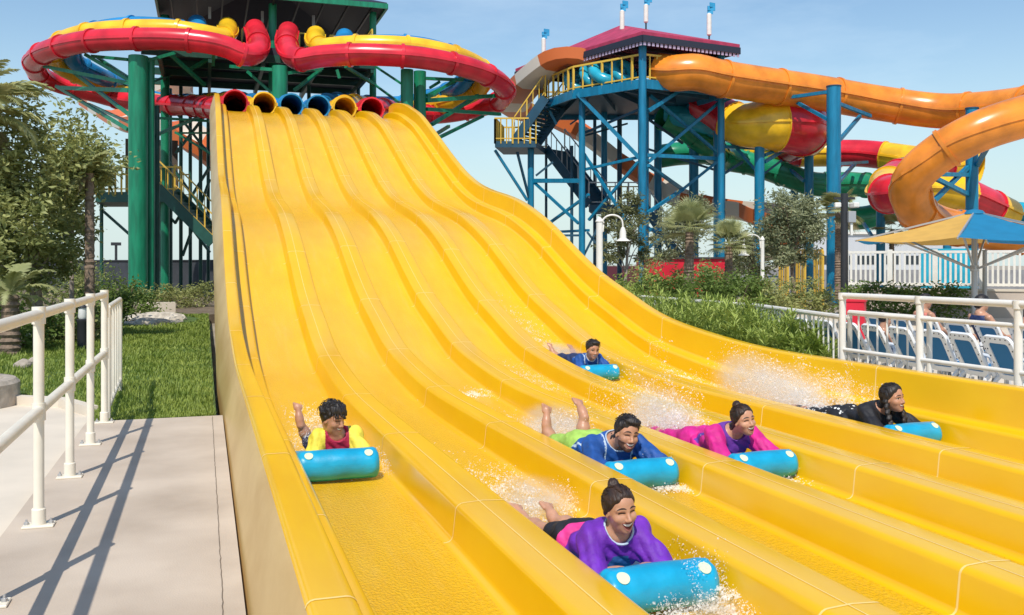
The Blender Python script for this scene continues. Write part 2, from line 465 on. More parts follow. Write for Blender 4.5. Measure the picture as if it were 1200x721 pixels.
def yellow(name, wet=False, pale=False):
    m, nt, b = new_mat(name); N, L = nt.nodes, nt.links
    tc = N.new('ShaderNodeTexCoord'); mp = N.new('ShaderNodeMapping'); mp.inputs['Scale'].default_value = (1.6, 0.35, 0.6)
    L.new(tc.outputs['Object'], mp.inputs['Vector'])
    n = N.new('ShaderNodeTexNoise'); n.inputs['Scale'].default_value = 2.0; n.inputs['Detail'].default_value = 9; n.inputs['Roughness'].default_value = 0.65
    L.new(mp.outputs['Vector'], n.inputs['Vector'])
    r = N.new('ShaderNodeValToRGB'); e = r.color_ramp.elements
    e[0].position, e[1].position = 0.3, 0.72
    if pale: e[0].color, e[1].color = (0.50, 0.31, 0.10, 1), (0.70, 0.50, 0.22, 1)
    else: e[0].color, e[1].color = (0.80, 0.43, 0.002, 1), (0.87, 0.52, 0.005, 1)
    L.new(n.outputs['Fac'], r.inputs['Fac'])
    L.new(r.outputs['Color'], b.inputs['Base Color'])
    b.inputs['Roughness'].default_value = 0.14 if wet else (0.2 if not pale else 0.4)
    b.inputs['Specular IOR Level'].default_value = 0.5
    if wet:
        # thin running water: fine ripples, pale aerated streaks along the lane
        mp2 = N.new('ShaderNodeMapping'); mp2.inputs['Scale'].default_value = (1, 0.55, 1)
        L.new(tc.outputs['Object'], mp2.inputs['Vector'])
        v = N.new('ShaderNodeTexNoise'); v.inputs['Scale'].default_value = 75; v.inputs['Detail'].default_value = 3; v.inputs['Roughness'].default_value = 0.6
        L.new(mp2.outputs['Vector'], v.inputs['Vector'])
        bp = N.new('ShaderNodeBump'); bp.inputs['Strength'].default_value = 1.0; bp.inputs['Distance'].default_value = 0.026
        # the film is deeper and rougher in the flat run-out than on the slope
        sx_ = N.new('ShaderNodeSeparateXYZ'); L.new(tc.outputs['Object'], sx_.inputs[0])
        mr_ = N.new('ShaderNodeMapRange'); mr_.inputs[1].default_value = -5.5; mr_.inputs[2].default_value = 3.0; mr_.inputs[3].default_value = 0.95; mr_.inputs[4].default_value = 0.22
        L.new(sx_.outputs['Y'], mr_.inputs[0]); L.new(mr_.outputs[0], bp.inputs['Strength'])
        L.new(v.outputs['Fac'], bp.inputs['Height']); L.new(bp.outputs['Normal'], b.inputs['Normal'])
        s1 = N.new('ShaderNodeMapping'); s1.inputs['Scale'].default_value = (7.0, 0.7, 0.7)
        L.new(tc.outputs['Object'], s1.inputs['Vector'])
        n3 = N.new('ShaderNodeTexNoise'); n3.inputs['Scale'].default_value = 1.3; n3.inputs['Detail'].default_value = 8; n3.inputs['Roughness'].default_value = 0.7
        L.new(s1.outputs['Vector'], n3.inputs['Vector'])
        r3 = N.new('ShaderNodeValToRGB'); r3.color_ramp.elements[0].position = 0.52; r3.color_ramp.elements[1].position = 0.82
        r3.color_ramp.elements[0].color = (0, 0, 0, 1); r3.color_ramp.elements[1].color = (0.5, 0.5, 0.5, 1)
        L.new(n3.outputs['Fac'], r3.inputs['Fac'])
        mxx = N.new('ShaderNodeMix'); mxx.data_type = 'RGBA'
        L.new(r3.outputs['Color'], mxx.inputs[0]); L.new(r.outputs['Color'], mxx.inputs[6]); mxx.inputs[7].default_value = (0.86, 0.56, 0.10, 1)
        # ripple glints and shading painted into the colour: paler crests on the film
        r4 = N.new('ShaderNodeValToRGB'); r4.color_ramp.elements[0].position = 0.42; r4.color_ramp.elements[1].position = 0.68
        r4.color_ramp.elements[0].color = (0, 0, 0, 1); r4.color_ramp.elements[1].color = (0.25, 0.25, 0.25, 1)
        L.new(v.outputs['Fac'], r4.inputs['Fac'])
        m4 = N.new('ShaderNodeMix'); m4.data_type = 'RGBA'
        L.new(r4.outputs['Color'], m4.inputs[0]); L.new(mxx.outputs[2], m4.inputs[6]); m4.inputs[7].default_value = (0.90, 0.58, 0.05, 1)
        L.new(m4.outputs[2], b.inputs['Base Color'])
    return m
M['slide'] = yellow('yellow_fibreglass'); M['lane'] = yellow('wet_yellow_lane', wet=True); M['skirt'] = yellow('weathered_outer_face', pale=True)
M['seam'] = mat('seam_filler', (0.90, 0.66, 0.22), 0.5)

slide = empty('mat_slide', (3.1, 8, -0.3), 'huge wavy yellow fibreglass slide with six parallel racing lanes', 'water slide')

def arc(cx, cz, r, a0, a1, n=4):
    return [(cx + r * math.cos(math.radians(a0 + (a1 - a0) * i / n)), cz + r * math.sin(math.radians(a0 + (a1 - a0) * i / n))) for i in range(n + 1)]
def strip(name, cs, m, y0=None, y1=None, step=0.2, parent=slide, dz=0.0):
    y0 = FY[0] if y0 is None else y0; y1 = 31.6 if y1 is None else y1
    ys = np.linspace(y0, y1, max(2, int(round((y1 - y0) / step)) + 1))
    zs = np.interp(ys, FY, FZ); k = len(cs); c = np.array(cs)
    V = np.zeros((len(ys), k, 3)); V[:, :, 0] = c[None, :, 0]; V[:, :, 1] = ys[:, None]; V[:, :, 2] = zs[:, None] + c[None, :, 1] + dz
    i = np.arange(len(ys) - 1)[:, None] * k + np.arange(k - 1)[None, :]
    F = np.stack([i, i + 1, i + k + 1, i + k], -1).reshape(-1, 4)
    return mesh_obj(name, V.reshape(-1, 3), F, m, parent, True)

DIV0, PITCH, DW, DH = 1.28, 0.88, 0.28, 0.205
def divider_cs(x0):
    x1 = x0 + DW
    return ([(x0 - 0.075, 0.0)] + arc(x0 - 0.062, 0.04, 0.04, -90, -12, 3) + arc(x0 + 0.035, DH - 0.045, 0.045, 160, 90, 4)
            + [(x0 + DW * 0.5, DH + 0.006)] + arc(x1 - 0.035, DH - 0.045, 0.045, 90, 20, 4) + arc(x1 + 0.062, 0.04, 0.04, 192, 270, 3) + [(x1 + 0.075, 0.0)])
left_cs = ([(0.285, WALLH - 0.05), (0.27, WALLH - 0.02)] + arc(0.295, WALLH - 0.025, 0.025, 170, 90, 3) + arc(0.385, WALLH - 0.035, 0.035, 90, 15, 4)
           + arc(0.475, DH + 0.04, 0.04, 195, 270, 3) + arc(0.56, DH - 0.045, 0.045, 90, 20, 4) + arc(0.655, 0.05, 0.05, 200, 270, 3) + [(0.675, 0.0)])
right_cs = [(6.36 - x, z) for x, z in left_cs][::-1]
wl = strip('side_wall', left_cs, M['slide']); wr = strip('side_wall', right_cs, M['slide'])
lane_l = [0.675] + [DIV0 + PITCH * k + DW + 0.075 for k in range(5)]
lane_r = [DIV0 + PITCH * k - 0.075 for k in range(5)] + [6.36 - 0.675]
LANEX = [(a + b) / 2 for a, b in zip(lane_l, lane_r)]
for a, b in zip(lane_l, lane_r):
    strip('lane_floor', [(a + (b - a) * t, -0.008 * math.sin(PI * t)) for t in np.linspace(0, 1, 7)], M['lane'])
for k in range(5):
    strip('lane_divider', divider_cs(DIV0 + PITCH * k), M['slide'])
# pale weathered outer faces
oz = lambda y: 0
for sgn in (0, 1):
    cs = [(0.285, WALLH - 0.05), (0.245, WALLH - 0.12), (0.20, 0.22), (0.165, 0.10), (0.150, -0.05), (0.135, -0.22)]
    if sgn: cs = [(6.36 - x, z) for x, z in cs][::-1]
    o = strip('outer_skirt', cs, M['skirt'])
    o['label'] = 'weathered pale outer face of the side wall'
# cross joints, a pale filled line every few metres, and a lengthwise one on each divider
allcs = list(left_cs)[1:]
for k in range(5): allcs += divider_cs(DIV0 + PITCH * k)
allcs += right_cs[:-1]
for j, ys in enumerate(np.arange(0.55, 25, 2.15)):
    for cs, off in [(left_cs, 0.0), (right_cs, 0.25)] + [(divider_cs(DIV0 + PITCH * k), 0.12 * ((k * 7) % 5)) for k in range(5)]:
        y = ys + off; V, F = [], []
        c = np.array(cs); t = np.gradient(c, axis=0); nrm = np.stack([-t[:, 1], t[:, 0]], 1); nrm /= np.linalg.norm(nrm, axis=1)[:, None] + 1e-9
        for q, n_ in zip(c, nrm):
            for dy in (-0.006, 0.006):
                V.append((q[0] + n_[0] * 0.0015, y + dy, floor_z(y + dy) + q[1] + n_[1] * 0.0015))
        for i in range(len(cs) - 1): F.append([2 * i, 2 * i + 2, 2 * i + 3, 2 * i + 1])
        mesh_obj('cross_joint', V, F, M['seam'], slide, True)
for k in range(5):
    x = DIV0 + PITCH * k + DW * 0.42
    strip('lengthwise_joint', [(x, DH + 0.0068), (x + 0.006, DH + 0.0070)], M['seam'])
# supports under the raised part
for y in (13.5, 17.5, 21.5, 25.5, 29.5):
    for x in (0.6, 3.1, 5.7):
        mb = MB(); mb.lathe((x, y, -0.3), [(0.13, 0), (0.13, floor_z(y) + 0.22)], 12)
        mb.build('support_column', M['green_steel'], slide, smooth=True)
    mb = MB().box((3.15, y, floor_z(y) - 0.16), (5.6, 0.16, 0.18)); mb.build('cross_beam', M['green_steel'], slide)
# crest deck at the top
MB().box((3.15, 31.9, float(FZ[-1]) - 0.1), (5.8, 0.6, 0.12)).build('crest_platform', M['slide'], slide)
# ------------------------------------------------------------------ water-slide tubes
def shiny(name, c, var=0.10):
    return mat(name, c, 0.26, var=var * 1.9, vscale=1.3, spec=0.5, detail=9)
M['t_red'] = shiny('red_tube', (0.66, 0.022, 0.04)); M['t_yellow'] = shiny('yellow_tube', (0.85, 0.50, 0.02)); M['t_blue'] = shiny('blue_tube', (0.02, 0.24, 0.52))
M['t_orange'] = shiny('orange_tube', (0.78, 0.25, 0.025)); M['t_green'] = shiny('green_tube', (0.015, 0.25, 0.12)); M['t_teal'] = shiny('teal_tube', (0.02, 0.36, 0.50))
M['f_white'] = mat('white_flume', (0.74, 0.66, 0.55), 0.45); M['f_orange'] = mat('orange_flume', (0.66, 0.16, 0.04), 0.45)

def tube_slide(name, pts, r, mats, label, cat='tube slide', group=None, seg=20, joint=2.2, period=None, rib=True, inner=True, step=0.25, rfun=None):
    """hollow closed tube with raised joint flanges and a lengthwise seam"""
    path = resample(catmull(pts, 10), step); n = len(path)
    fr = frames(path); V, F, mi = [], [], []
    jn = max(1, int(round(joint / step)))
    rf = rfun or (lambda t: r)
    def ring(i, rr, off=0.0):
        p, t, rt, u = fr[i]; o = len(V); p = p + t * off
        for k in range(seg):
            a = 2 * PI * k / seg; V.append(p + rt * (math.cos(a) * rr) + u * (math.sin(a) * rr))
        return o
    def join(a, b, m, flip=False):
        for k in range(seg):
            k2 = (k + 1) % seg
            F.append([a + k, a + k2, b + k2, b + k] if not flip else [b + k, b + k2, a + k2, a + k]); mi.append(m)
    prev = None; rings = []
    for i in range(n):
        m = (i // jn) % len(mats) if period else 0
        R = rf(i / (n - 1))
        if i % jn == 0 and 0 < i < n - 1:
            m0 = ((i - 1) // jn) % len(mats) if period else 0
            seq = [(R, -0.06, m0), (R + 0.055, -0.06, m0), (R + 0.055, 0.0, m0), (R + 0.055, 0.06, m), (R, 0.06, m)]
        else: seq = [(R, 0, m)]
        for rr, off, mm in seq:
            cur = ring(i, rr, off)
            if prev is not None: join(prev, cur, mm)
            prev = cur
    first_outer = 0; last_outer = prev
    if inner:
        pi = None
        for i in range(n):
            m = (i // jn) % len(mats) if period else 0
            cur = ring(i, rf(i / (n - 1)) - 0.05)
            if pi is not None: join(pi, cur, m, True)
            else: join(first_outer, cur, m, True)
            pi = cur
        join(last_outer, pi, (n // jn) % len(mats) if period else 0)
    base = (path[0] + path[-1]) / 2; base.z = min(p.z for p in path) - r
    root = empty(name, base, label, cat, group)
    mesh_obj('tube', V, F, mats, root, True, mi, sharp=50)
    if rib:
        mb = MB()
        for s in (-1, 1):
            side = [p + rt * (s * rf(i / (n - 1)) * 1.0) + u * 0.0 for i, (p, t, rt, u) in enumerate(fr)]
            mb = MB(); mb.sweep([(-0.03, -0.05), (0.06 + 0.03 * (r > .7), -0.05), (0.06 + 0.03 * (r > .7), 0.05), (-0.03, 0.05)], side, mfun=(lambda i: (i // jn) % len(mats)) if period else None)
            mb.build('side_flange', mats, root)
    return root, path

def lp(px, py, d): return P(px, py, d)

# ---- left tower: three nested loops on each side -------------------------------------------------
def lane_exit(k): return Vector((LANEX[k], 31.9, 6.05 + 0.60)), Vector((LANEX[k], 34.0, 6.78))
R0 = 0.50
# loops given as centre-line points in the frame of the photograph: (px, py, depth)
red_l = [lp(299, 34, 39.2), lp(303, 48, 37.8), lp(301, 61, 36.6), lp(286, 65, 36.0), lp(270, 57, 35.8), lp(243, 50, 35.6), lp(200, 46, 35.5), lp(150, 46, 35.6), lp(100, 49, 36.2), lp(58, 59, 37.8), lp(40, 72, 39.8), lp(46, 87, 42.0), lp(70, 99, 43.2), lp(113, 110, 43.8), lp(142, 117, 43.6), lp(198, 123, 42.0), lp(232, 125, 39.6), lp(256, 122, 37.0)]
yel_l = [lp(267, 31, 39.4), lp(267, 39, 38.4), lp(259, 44, 37.4), lp(236, 40, 36.8), lp(200, 35, 36.6), lp(150, 35, 36.7), lp(104, 39, 37.3), lp(72, 49, 38.6), lp(62, 61, 40.0), lp(70, 77, 41.3), lp(98, 91, 42.2), lp(130, 104, 43.8), lp(162, 115, 45.0), lp(195, 121, 44.8), lp(228, 122, 42.6), lp(262, 120, 40.2), lp(290, 118, 36.8)]
blu_l = [lp(231, 28, 39.6), lp(231, 35, 38.7), lp(218, 37, 38.1), lp(196, 33, 37.7), lp(155, 31, 37.8), lp(116, 36, 38.5), lp(90, 46, 39.6), lp(82, 58, 40.4), lp(88, 72, 41.2), lp(110, 86, 42.0), lp(138, 99, 44.4), lp(165, 111, 46.2), lp(195, 119, 46.2), lp(230, 120.5, 44.4), lp(280, 119, 41), lp(325, 118, 36.8)]
red_r = [lp(338, 37, 39.2), lp(336, 50, 37.8), lp(341, 64, 36.6), lp(354, 70, 36.0), lp(379, 66, 35.8), lp(427, 64, 35.6), lp(493, 68, 35.9), lp(547, 79, 36.9), lp(580, 93, 38.4), lp(592, 107, 40.0), lp(584, 119, 41.6), lp(556, 128, 42.8), lp(518, 134, 42.6), lp(480, 134, 41.0), lp(450, 128, 38.5), lp(437, 123, 36.6)]
yel_r = [lp(370, 41, 39.4), lp(370, 49, 38.4), lp(378, 56, 37.4), lp(402, 54, 36.9), lp(440, 53, 36.7), lp(490, 56, 37.0), lp(535, 66, 37.8), lp(562, 79, 39.2), lp(568, 93, 40.4), lp(556, 108, 41.4), lp(522, 121, 42.0), lp(482, 128, 44.2), lp(440, 126, 43), lp(410, 122, 39), lp(403, 120, 36.8)]
blu_r = [lp(404, 44, 39.6), lp(404, 51, 38.7), lp(416, 54, 38.1), lp(445, 52, 37.8), lp(488, 54, 38.0), lp(522, 62, 38.8), lp(545, 75, 39.8), lp(548, 88, 40.6), lp(534, 103, 41.4), lp(505, 115, 43.8), lp(470, 122, 45.4), lp(430, 122, 44.6), lp(390, 120, 40), lp(372, 118, 36.8)]
for nm, pts, k, m, lab in [
    ('red', red_l, 0, 't_red', 'outermost red tube looping round the left side of the green tower'),
    ('yellow', yel_l, 1, 't_yellow', 'yellow tube nested inside the red loop left of the green tower'),
    ('blue', blu_l, 2, 't_blue', 'blue tube, innermost of the loops left of the green tower'),
    ('blue', blu_r, 3, 't_blue', 'blue tube, innermost of the loops right of the green tower'),
    ('yellow', yel_r, 4, 't_yellow', 'yellow tube nested inside the red loop right of the green tower'),
    ('red', red_r, 5, 't_red', 'outermost red tube looping round the right side of the green tower')]:
    a, b = lane_exit(k)
    pts = pts[:-1] + [b + Vector((0, 1.0, 0.12)), b, a]
    tube_slide('tube_slide', pts, R0 if m != 't_red' else 0.56, [M[m]], lab, group='tubes feeding the yellow mat slide', rfun=(lambda t: 0.39 if t < .9 else .40) if m != 't_red' else (lambda t: 0.42), joint=1.9)

# ---- left tower structure ---------------------------------------------------------------------
tw = empty('slide_tower', G(300, 42, -0.1), 'tall green steel tower with a dark roof feeding six coloured tubes', 'slide tower')
def col(root, px, d, z1, r, m, px2=None, z0=-0.3, name='column', seg=14):
    b = G(px, d, z0); mb = MB(); mb.lathe(b, [(r, 0), (r, z1 - z0)], seg)
    return mb.build(name, m, root, smooth=True)
def zat(py, d): return CAMH + (310 - py) * d / FPX
GS, GD = M['green_steel'], M['green_dark']
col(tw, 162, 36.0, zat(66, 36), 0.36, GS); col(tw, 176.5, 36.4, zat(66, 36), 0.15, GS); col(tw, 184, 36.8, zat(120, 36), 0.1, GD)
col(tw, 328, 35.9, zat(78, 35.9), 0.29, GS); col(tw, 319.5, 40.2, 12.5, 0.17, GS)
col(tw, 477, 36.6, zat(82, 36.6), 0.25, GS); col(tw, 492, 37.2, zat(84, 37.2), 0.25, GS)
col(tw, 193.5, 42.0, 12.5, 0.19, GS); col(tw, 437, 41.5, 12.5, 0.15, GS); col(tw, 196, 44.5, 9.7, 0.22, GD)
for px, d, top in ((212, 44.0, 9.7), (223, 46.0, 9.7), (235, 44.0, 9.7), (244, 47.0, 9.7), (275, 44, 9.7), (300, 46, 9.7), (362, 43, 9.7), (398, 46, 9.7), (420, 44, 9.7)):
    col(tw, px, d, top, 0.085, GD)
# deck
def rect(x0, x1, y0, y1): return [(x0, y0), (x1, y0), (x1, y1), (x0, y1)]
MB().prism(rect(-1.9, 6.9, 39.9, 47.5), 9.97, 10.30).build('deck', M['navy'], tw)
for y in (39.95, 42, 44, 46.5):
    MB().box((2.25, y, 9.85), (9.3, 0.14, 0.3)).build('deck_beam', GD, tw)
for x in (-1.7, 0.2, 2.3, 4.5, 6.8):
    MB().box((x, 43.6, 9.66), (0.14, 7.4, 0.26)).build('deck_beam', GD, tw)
# roof: hipped, deep eaves
rx0, rx1, ry0, ry1, rz = -1.95, 7.5, 40.3, 49.5, 12.55
def hip_roof(root, c, z, h, m, t=0.14, name='roof'):
    """c: four eave corners (x,y)"""
    cx = sum(p[0] for p in c) / 4; cy = sum(p[1] for p in c) / 4
    v = [(x, y, z) for x, y in c] + [(x, y, z + t) for x, y in c] + [(cx, cy, z + h), (cx, cy, z + t + h)]
    f = [[0, 1, 5, 4], [1, 2, 6, 5], [2, 3, 7, 6], [3, 0, 4, 7]] + [[4 + i, 4 + (i + 1) % 4, 9] for i in range(4)] + [[(i + 1) % 4, i, 8] for i in range(4)]
    return MB().add(v, f).build(name, m, root)
hip_roof(tw, rect(rx0, rx1, ry0, ry1), rz, 1.9, M['navy'])
for a, b in [((rx0, ry0), (rx1, ry0)), ((rx1, ry0), (rx1, ry1)), ((rx1, ry1), (rx0, ry1)), ((rx0, ry1), (rx0, ry0))]:
    MB().beam((*a, rz - 0.02), (*b, rz - 0.02), 0.10, 0.22).build('eave_beam', GS, tw)
for i in range(9):
    x = rx0 + 0.6 + i * (rx1 - rx0 - 1.2) / 8
    MB().beam((x, ry0 + 0.1, rz - 0.06), (x, ry1 - 0.1, rz - 0.06), 0.07, 0.13).build('rafter', M['dark'], tw)
# floor lamps hanging under the roof
for x in (0.2, 2.4, 4.6):
    MB().box((x, 42.5, 12.2), (0.12, 0.12, 0.5)).build('ceiling_fixture', M['grey'], tw)
# railing along the deck, one run between each pair of tubes
def rail_run(root, a, b, h=1.1, step=0.45, m=None, w=0.05, mid=1, name='railing', post=1):
    a, b = Vector(a), Vector(b); L = (b - a).length; n = max(1, int(round(L / step))); mb = MB()
    up = Vector((0, 0, 1))
    mb.beam(a + up * h, b + up * h, w * 1.2, w * 1.2)
    for k in range(mid): 
        zz_ = h * (k + 0.12) / max(1, mid)
        mb.beam(a + up * zz_, b + up * zz_, w * 0.8, w * 0.8)
    for i in range(n + 1):
        p = a.lerp(b, i / n); mb.beam(p + up * -0.12, p + up * (h - w * 0.6), w * (1.3 if i % 3 == 0 else 0.8), w * (1.3 if i % 3 == 0 else 0.8), up=Vector((0, 1, 0)))
    return mb.build(name, m or M['yellow_rail'], root)
for a, b in ((-1.8, -0.3), (0.35, 0.6), (1.5, 1.8), (2.8, 3.1), (3.9, 4.2), (5.2, 6.8)):
    rail_run(tw, (a, 41.6, 10.3), (b, 41.6, 10.3), step=0.3)
rail_run(tw, (-1.8, 47.3, 10.3), (6.8, 47.3, 10.3), step=0.4); rail_run(tw, (6.8, 40.0, 10.3), (6.8, 47.3, 10.3), step=0.4)
# arms from the thick columns out to the loops
def arm(root, a, b, w=0.13, m=None, name='brace'):
    return MB().beam(a, b, w, w).build(name, m or GS, root)
for a, b, w in [((70, 103, 40.5), (152, 106, 36.2), .16), ((66, 101, 41.5), (150, 152, 36.2), .12), ((52, 78, 39.0), (154, 98, 36.2), .14), ((100, 64, 37.0), (154, 96, 36.2), .12), ((108, 66, 38.0), (150, 70, 36.2), .12),
                ((85, 84, 40), (156, 138, 36.2), .12), ((112, 66, 40), (152, 92, 36.2), .10), ((104, 122, 43), (154, 145, 36.4), .10), ((170, 72, 36.2), (205, 62, 36.8), .12), ((200, 64, 37), (240, 100, 39), .13), ((222, 82, 39), (250, 66, 38.5), .13), ((172, 98, 37), (200, 88, 42), .09), ((174, 162, 36.4), (232, 138, 40), .11), ((178, 138, 40), (245, 142, 40), .10), ((205, 155, 40), (250, 182, 40), .09), ((205, 156, 42), (246, 156, 42), .08),
                ((336, 86, 36), (352, 84, 36.5), .12), ((336, 86, 36), (378, 80, 37), .12), ((345, 106, 38), (376, 82, 37.5), .12), ((405, 78, 38), (440, 100, 40), .12), ((440, 78, 38), (470, 98, 37), .08), ((395, 82, 39), (398, 92, 39), .12), ((440, 100, 40), (470, 122, 37), .08),
                ((498, 92, 37.2), (542, 94, 38.5), .12), ((500, 118, 37.2), (585, 112, 40.2), .16), ((500, 128, 37.2), (586, 134, 41), .14), ((506, 146, 37.3), (560, 112, 40), .14), ((513, 162, 37.3), (566, 136, 41), .12), ((500, 112, 37.2), (545, 90, 39), .10), ((510, 158, 37.6), (526, 148, 40), .12), ((504, 103, 37.6), (515, 96, 38), .10), ((500, 116, 37.2), (535, 92, 38.2), .10),
                ((270, 78, 37), (322, 82, 36), .12), ((250, 62, 37), (250, 76, 38), .12), ((290, 84, 37.5), (322, 112, 37), .10)]:
    arm(tw, lp(*a), lp(*b), w)
for a, b in [((198, 190), (246, 258)), ((246, 195), (205, 262)), ((212, 250), (246, 296)), ((246, 210), (214, 300)), ((185, 240), (206, 262)), ((118, 245), (152, 275)), ((205, 130), (246, 182)), ((246, 128), (206, 180))]:
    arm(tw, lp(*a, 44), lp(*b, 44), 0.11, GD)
# lower landing and stair on the left of the tower
zl = zat(226, 42)
pl = [G(112, 41.5), G(212, 41.5), G(222, 45), G(122, 45)]
MB().prism([(v.x, v.y) for v in pl], zl - 0.45, zl).build('landing', GD, tw)
def up3(v, z): return Vector((v.x, v.y, z))
rail_run(tw, up3(pl[0], zl), up3(pl[1], zl), 1.1, 0.28, w=0.06)
rail_run(tw, up3(pl[3], zl), up3(pl[2], zl), 1.1, 0.28, w=0.05)
MB().box(up3(G(178, 46), zl + 1.5), (2.4, 0.15, 2.8)).build('back_panel', mat('brown_panel', (0.10, 0.075, 0.06), 0.8, var=0.2, stretch=(1, 1, 12)), tw)
def stair(root, a, b, width, m, n=14, dirw=None, rail=True, rm=None):
    a, b = Vector(a), Vector(b); run = (b - a); hz = Vector((run.x, run.y, 0)).normalized()
    wv = (dirw or hz.cross(Vector((0, 0, 1)))).normalized() * width
    if dirw is not None:
        wv = dirw.normalized() * width + FWD * 1.5; wv = wv.normalized() * 1.9; hz = Vector((wv.y, -wv.x, 0)).normalized(); width = 1.9
    st = MB()
    for i in range(n):
        p = a + run * ((i + 0.5) / n) + wv * 0.5
        ang = math.atan2(hz.y, hz.x)
        st.box(p, (Vector((run.x, run.y, 0)).length / n * 1.05, width * 0.96, 0.06), rot=Matrix.Rotation(ang, 3, 'Z'))
    root_s = st.build('stair', m, root)
    rs_ = MB()
    for i in range(n): rs_.box(a + run * ((i + 1.0) / n) + wv * 0.5 + Vector((0, 0, abs(run.z) / n * 0.5)), (0.03, abs(width) * 0.94, abs(run.z) / n * 0.9), rot=Matrix.Rotation(math.atan2(hz.y, hz.x), 3, 'Z'))
    rs_.build('risers', m, root_s)
    for o in (Vector((0, 0, 0)), wv):
        MB().beam(a + o, b + o, 0.10, 0.46).build('stringer', m, root_s)
        if rail: rail_run(root_s, a + o + Vector((0, 0, .2)), b + o + Vector((0, 0, .2)), 1.0, 0.5, m=rm, w=0.045, name='stair_railing')
    return root_s
stair(tw, up3(G(205, 41.5), zl), up3(G(266, 41.5), zat(286, 41.5)), 2.0, GD)
col(tw, 190, 42.5, zl - 0.4, 0.3, GD); col(tw, 197, 44, zl - 0.4, 0.2, GD); col(tw, 119, 43.5, zl - 0.4, 0.08, GD)

wc = empty('white_column', G(179, 52, -0.3), 'plain white round column standing behind the thick green column', 'column')
MB().lathe(G(179, 52, -0.3), [(0.36, 0), (0.36, zat(235, 52)), (0.3, zat(235, 52) + 0.2)], 16).build('shaft', M['white_paint'], wc, smooth=True)

# striped open flumes
def flume(pts, wdt, hgt, label, mats=('f_orange', 'f_white'), seglen=2.6):
    path = resample(catmull(pts, 8), 0.35)
    t = 0.06; W, H = wdt / 2, hgt
    pr = [(-W, H), (-W * 0.92, 0.25 * H), (-W * 0.6, 0), (W * 0.6, 0), (W * 0.92, 0.25 * H), (W, H), (W + t, H), (W * 0.92 + t, 0.2 * H), (W * 0.62, -t), (-W * 0.62, -t), (-W * 0.92 - t, 0.2 * H), (-W - t, H)]
    root = empty('open_flume', up3((path[0] + path[-1]) / 2, min(p.z for p in path) - 0.1), label, 'flume')
    MB().sweep(pr[::-1], path, True, True, mfun=lambda i: int(i * 0.35 / seglen) % 2).build('trough', [M[mats[0]], M[mats[1]]], root, smooth=True, sharp=40)
    return root
flume([lp(116, 128, 62), lp(138, 142, 58), lp(165, 156, 54), lp(200, 156, 51), lp(228, 178, 50), lp(262, 212, 50)], 2.6, 0.8, 'orange and white striped open flume passing behind the green tower')
flume([lp(252, 76, 56), lp(232, 92, 54), lp(205, 112, 54), lp(176, 118, 58)], 2.2, 0.7, 'short stretch of striped flume seen under the green tower deck')

# ------------------------------------------------------------------ right tower (blue)
bt = empty('slide_tower', G(745, 44, -0.3), 'blue steel slide tower with a purple red roof and yellow railings', 'slide tower')
BS, BD = M['blue_steel'], M['blue_dark']
M['pink_roof'] = mat('purple_red_roof', (0.42, 0.035, 0.09), 0.6, var=0.18, vscale=2)
A, B, Cc = P(753, 41, 40.0), P(867, 56, 42.4), P(604, 85, 47.7)
D = B + Cc - A; ez = A.z
hip_roof(bt, [(A.x, A.y), (B.x, B.y), (D.x, D.y), (Cc.x, Cc.y)], ez, 1.55, M['pink_roof'], 0.16)
for a, b in ((A, B), (B, D), (D, Cc), (Cc, A)):
    MB().beam(up3(a, ez - 0.14), up3(b, ez - 0.14), 0.12, 0.28).build('eave_beam', M['navy'], bt)
cen = (A + D) / 2
for k in range(7):
    t = (k + 0.5) / 7
    MB().beam(up3(A.lerp(Cc, t), ez - 0.04), up3(B.lerp(D, t), ez - 0.04), 0.08, 0.14).build('rafter', M['navy'], bt)
# fringe of small hanging tabs along the two visible eaves
for a, b in ((A, B), (Cc, A)):
    n = int((b - a).length / 0.22); mb = MB()
    dirv = (b - a).normalized(); ang = math.atan2(dirv.y, dirv.x)
    for i in range(n):
        p = up3(a.lerp(b, (i + 0.5) / n), ez - 0.33)
        mb.box(p, (0.13, 0.03, 0.2), rot=Matrix.Rotation(ang, 3, 'Z'))
    o = mb.build('eave_fringe', mat('pale_tab', (0.45, 0.36, 0.5), 0.6), bt); o['kind'] = 'stuff'
# deck: a platform following the roof, its front corner towards the camera
zd = 9.35
dk = [P(753, 100, 40.6), P(850, 112, 42.6), P(772, 130, 49.5), P(640, 104, 49.5), P(632, 98, 46.5), P(672, 98, 43.2)]
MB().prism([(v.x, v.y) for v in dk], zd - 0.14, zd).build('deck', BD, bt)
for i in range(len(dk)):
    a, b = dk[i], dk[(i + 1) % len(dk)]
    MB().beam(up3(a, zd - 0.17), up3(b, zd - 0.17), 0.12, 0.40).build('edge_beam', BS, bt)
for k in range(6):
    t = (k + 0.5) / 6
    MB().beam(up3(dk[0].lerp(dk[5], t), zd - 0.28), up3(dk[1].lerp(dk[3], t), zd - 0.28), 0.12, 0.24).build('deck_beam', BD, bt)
rail_run(bt, up3(dk[5], zd), up3(dk[0], zd), 1.1, 0.55, w=0.07); rail_run(bt, up3(dk[0], zd), up3(dk[0].lerp(dk[1], 0.25), zd), 1.1, 0.4, w=0.07)
rail_run(bt, up3(dk[4], zd), up3(dk[5], zd), 1.1, 0.5, w=0.07); rail_run(bt, up3(dk[3], zd), up3(dk[4], zd), 1.1, 0.5, w=0.07); rail_run(bt, up3(dk[3], zd), up3(dk[2], zd), 1.1, 0.5, w=0.06)
yb = MB().box(P(771, 84, 41.3), (0.25, 0.25, 1.35)); yb.build('yellow_gate_panel', M['t_yellow'], bt)
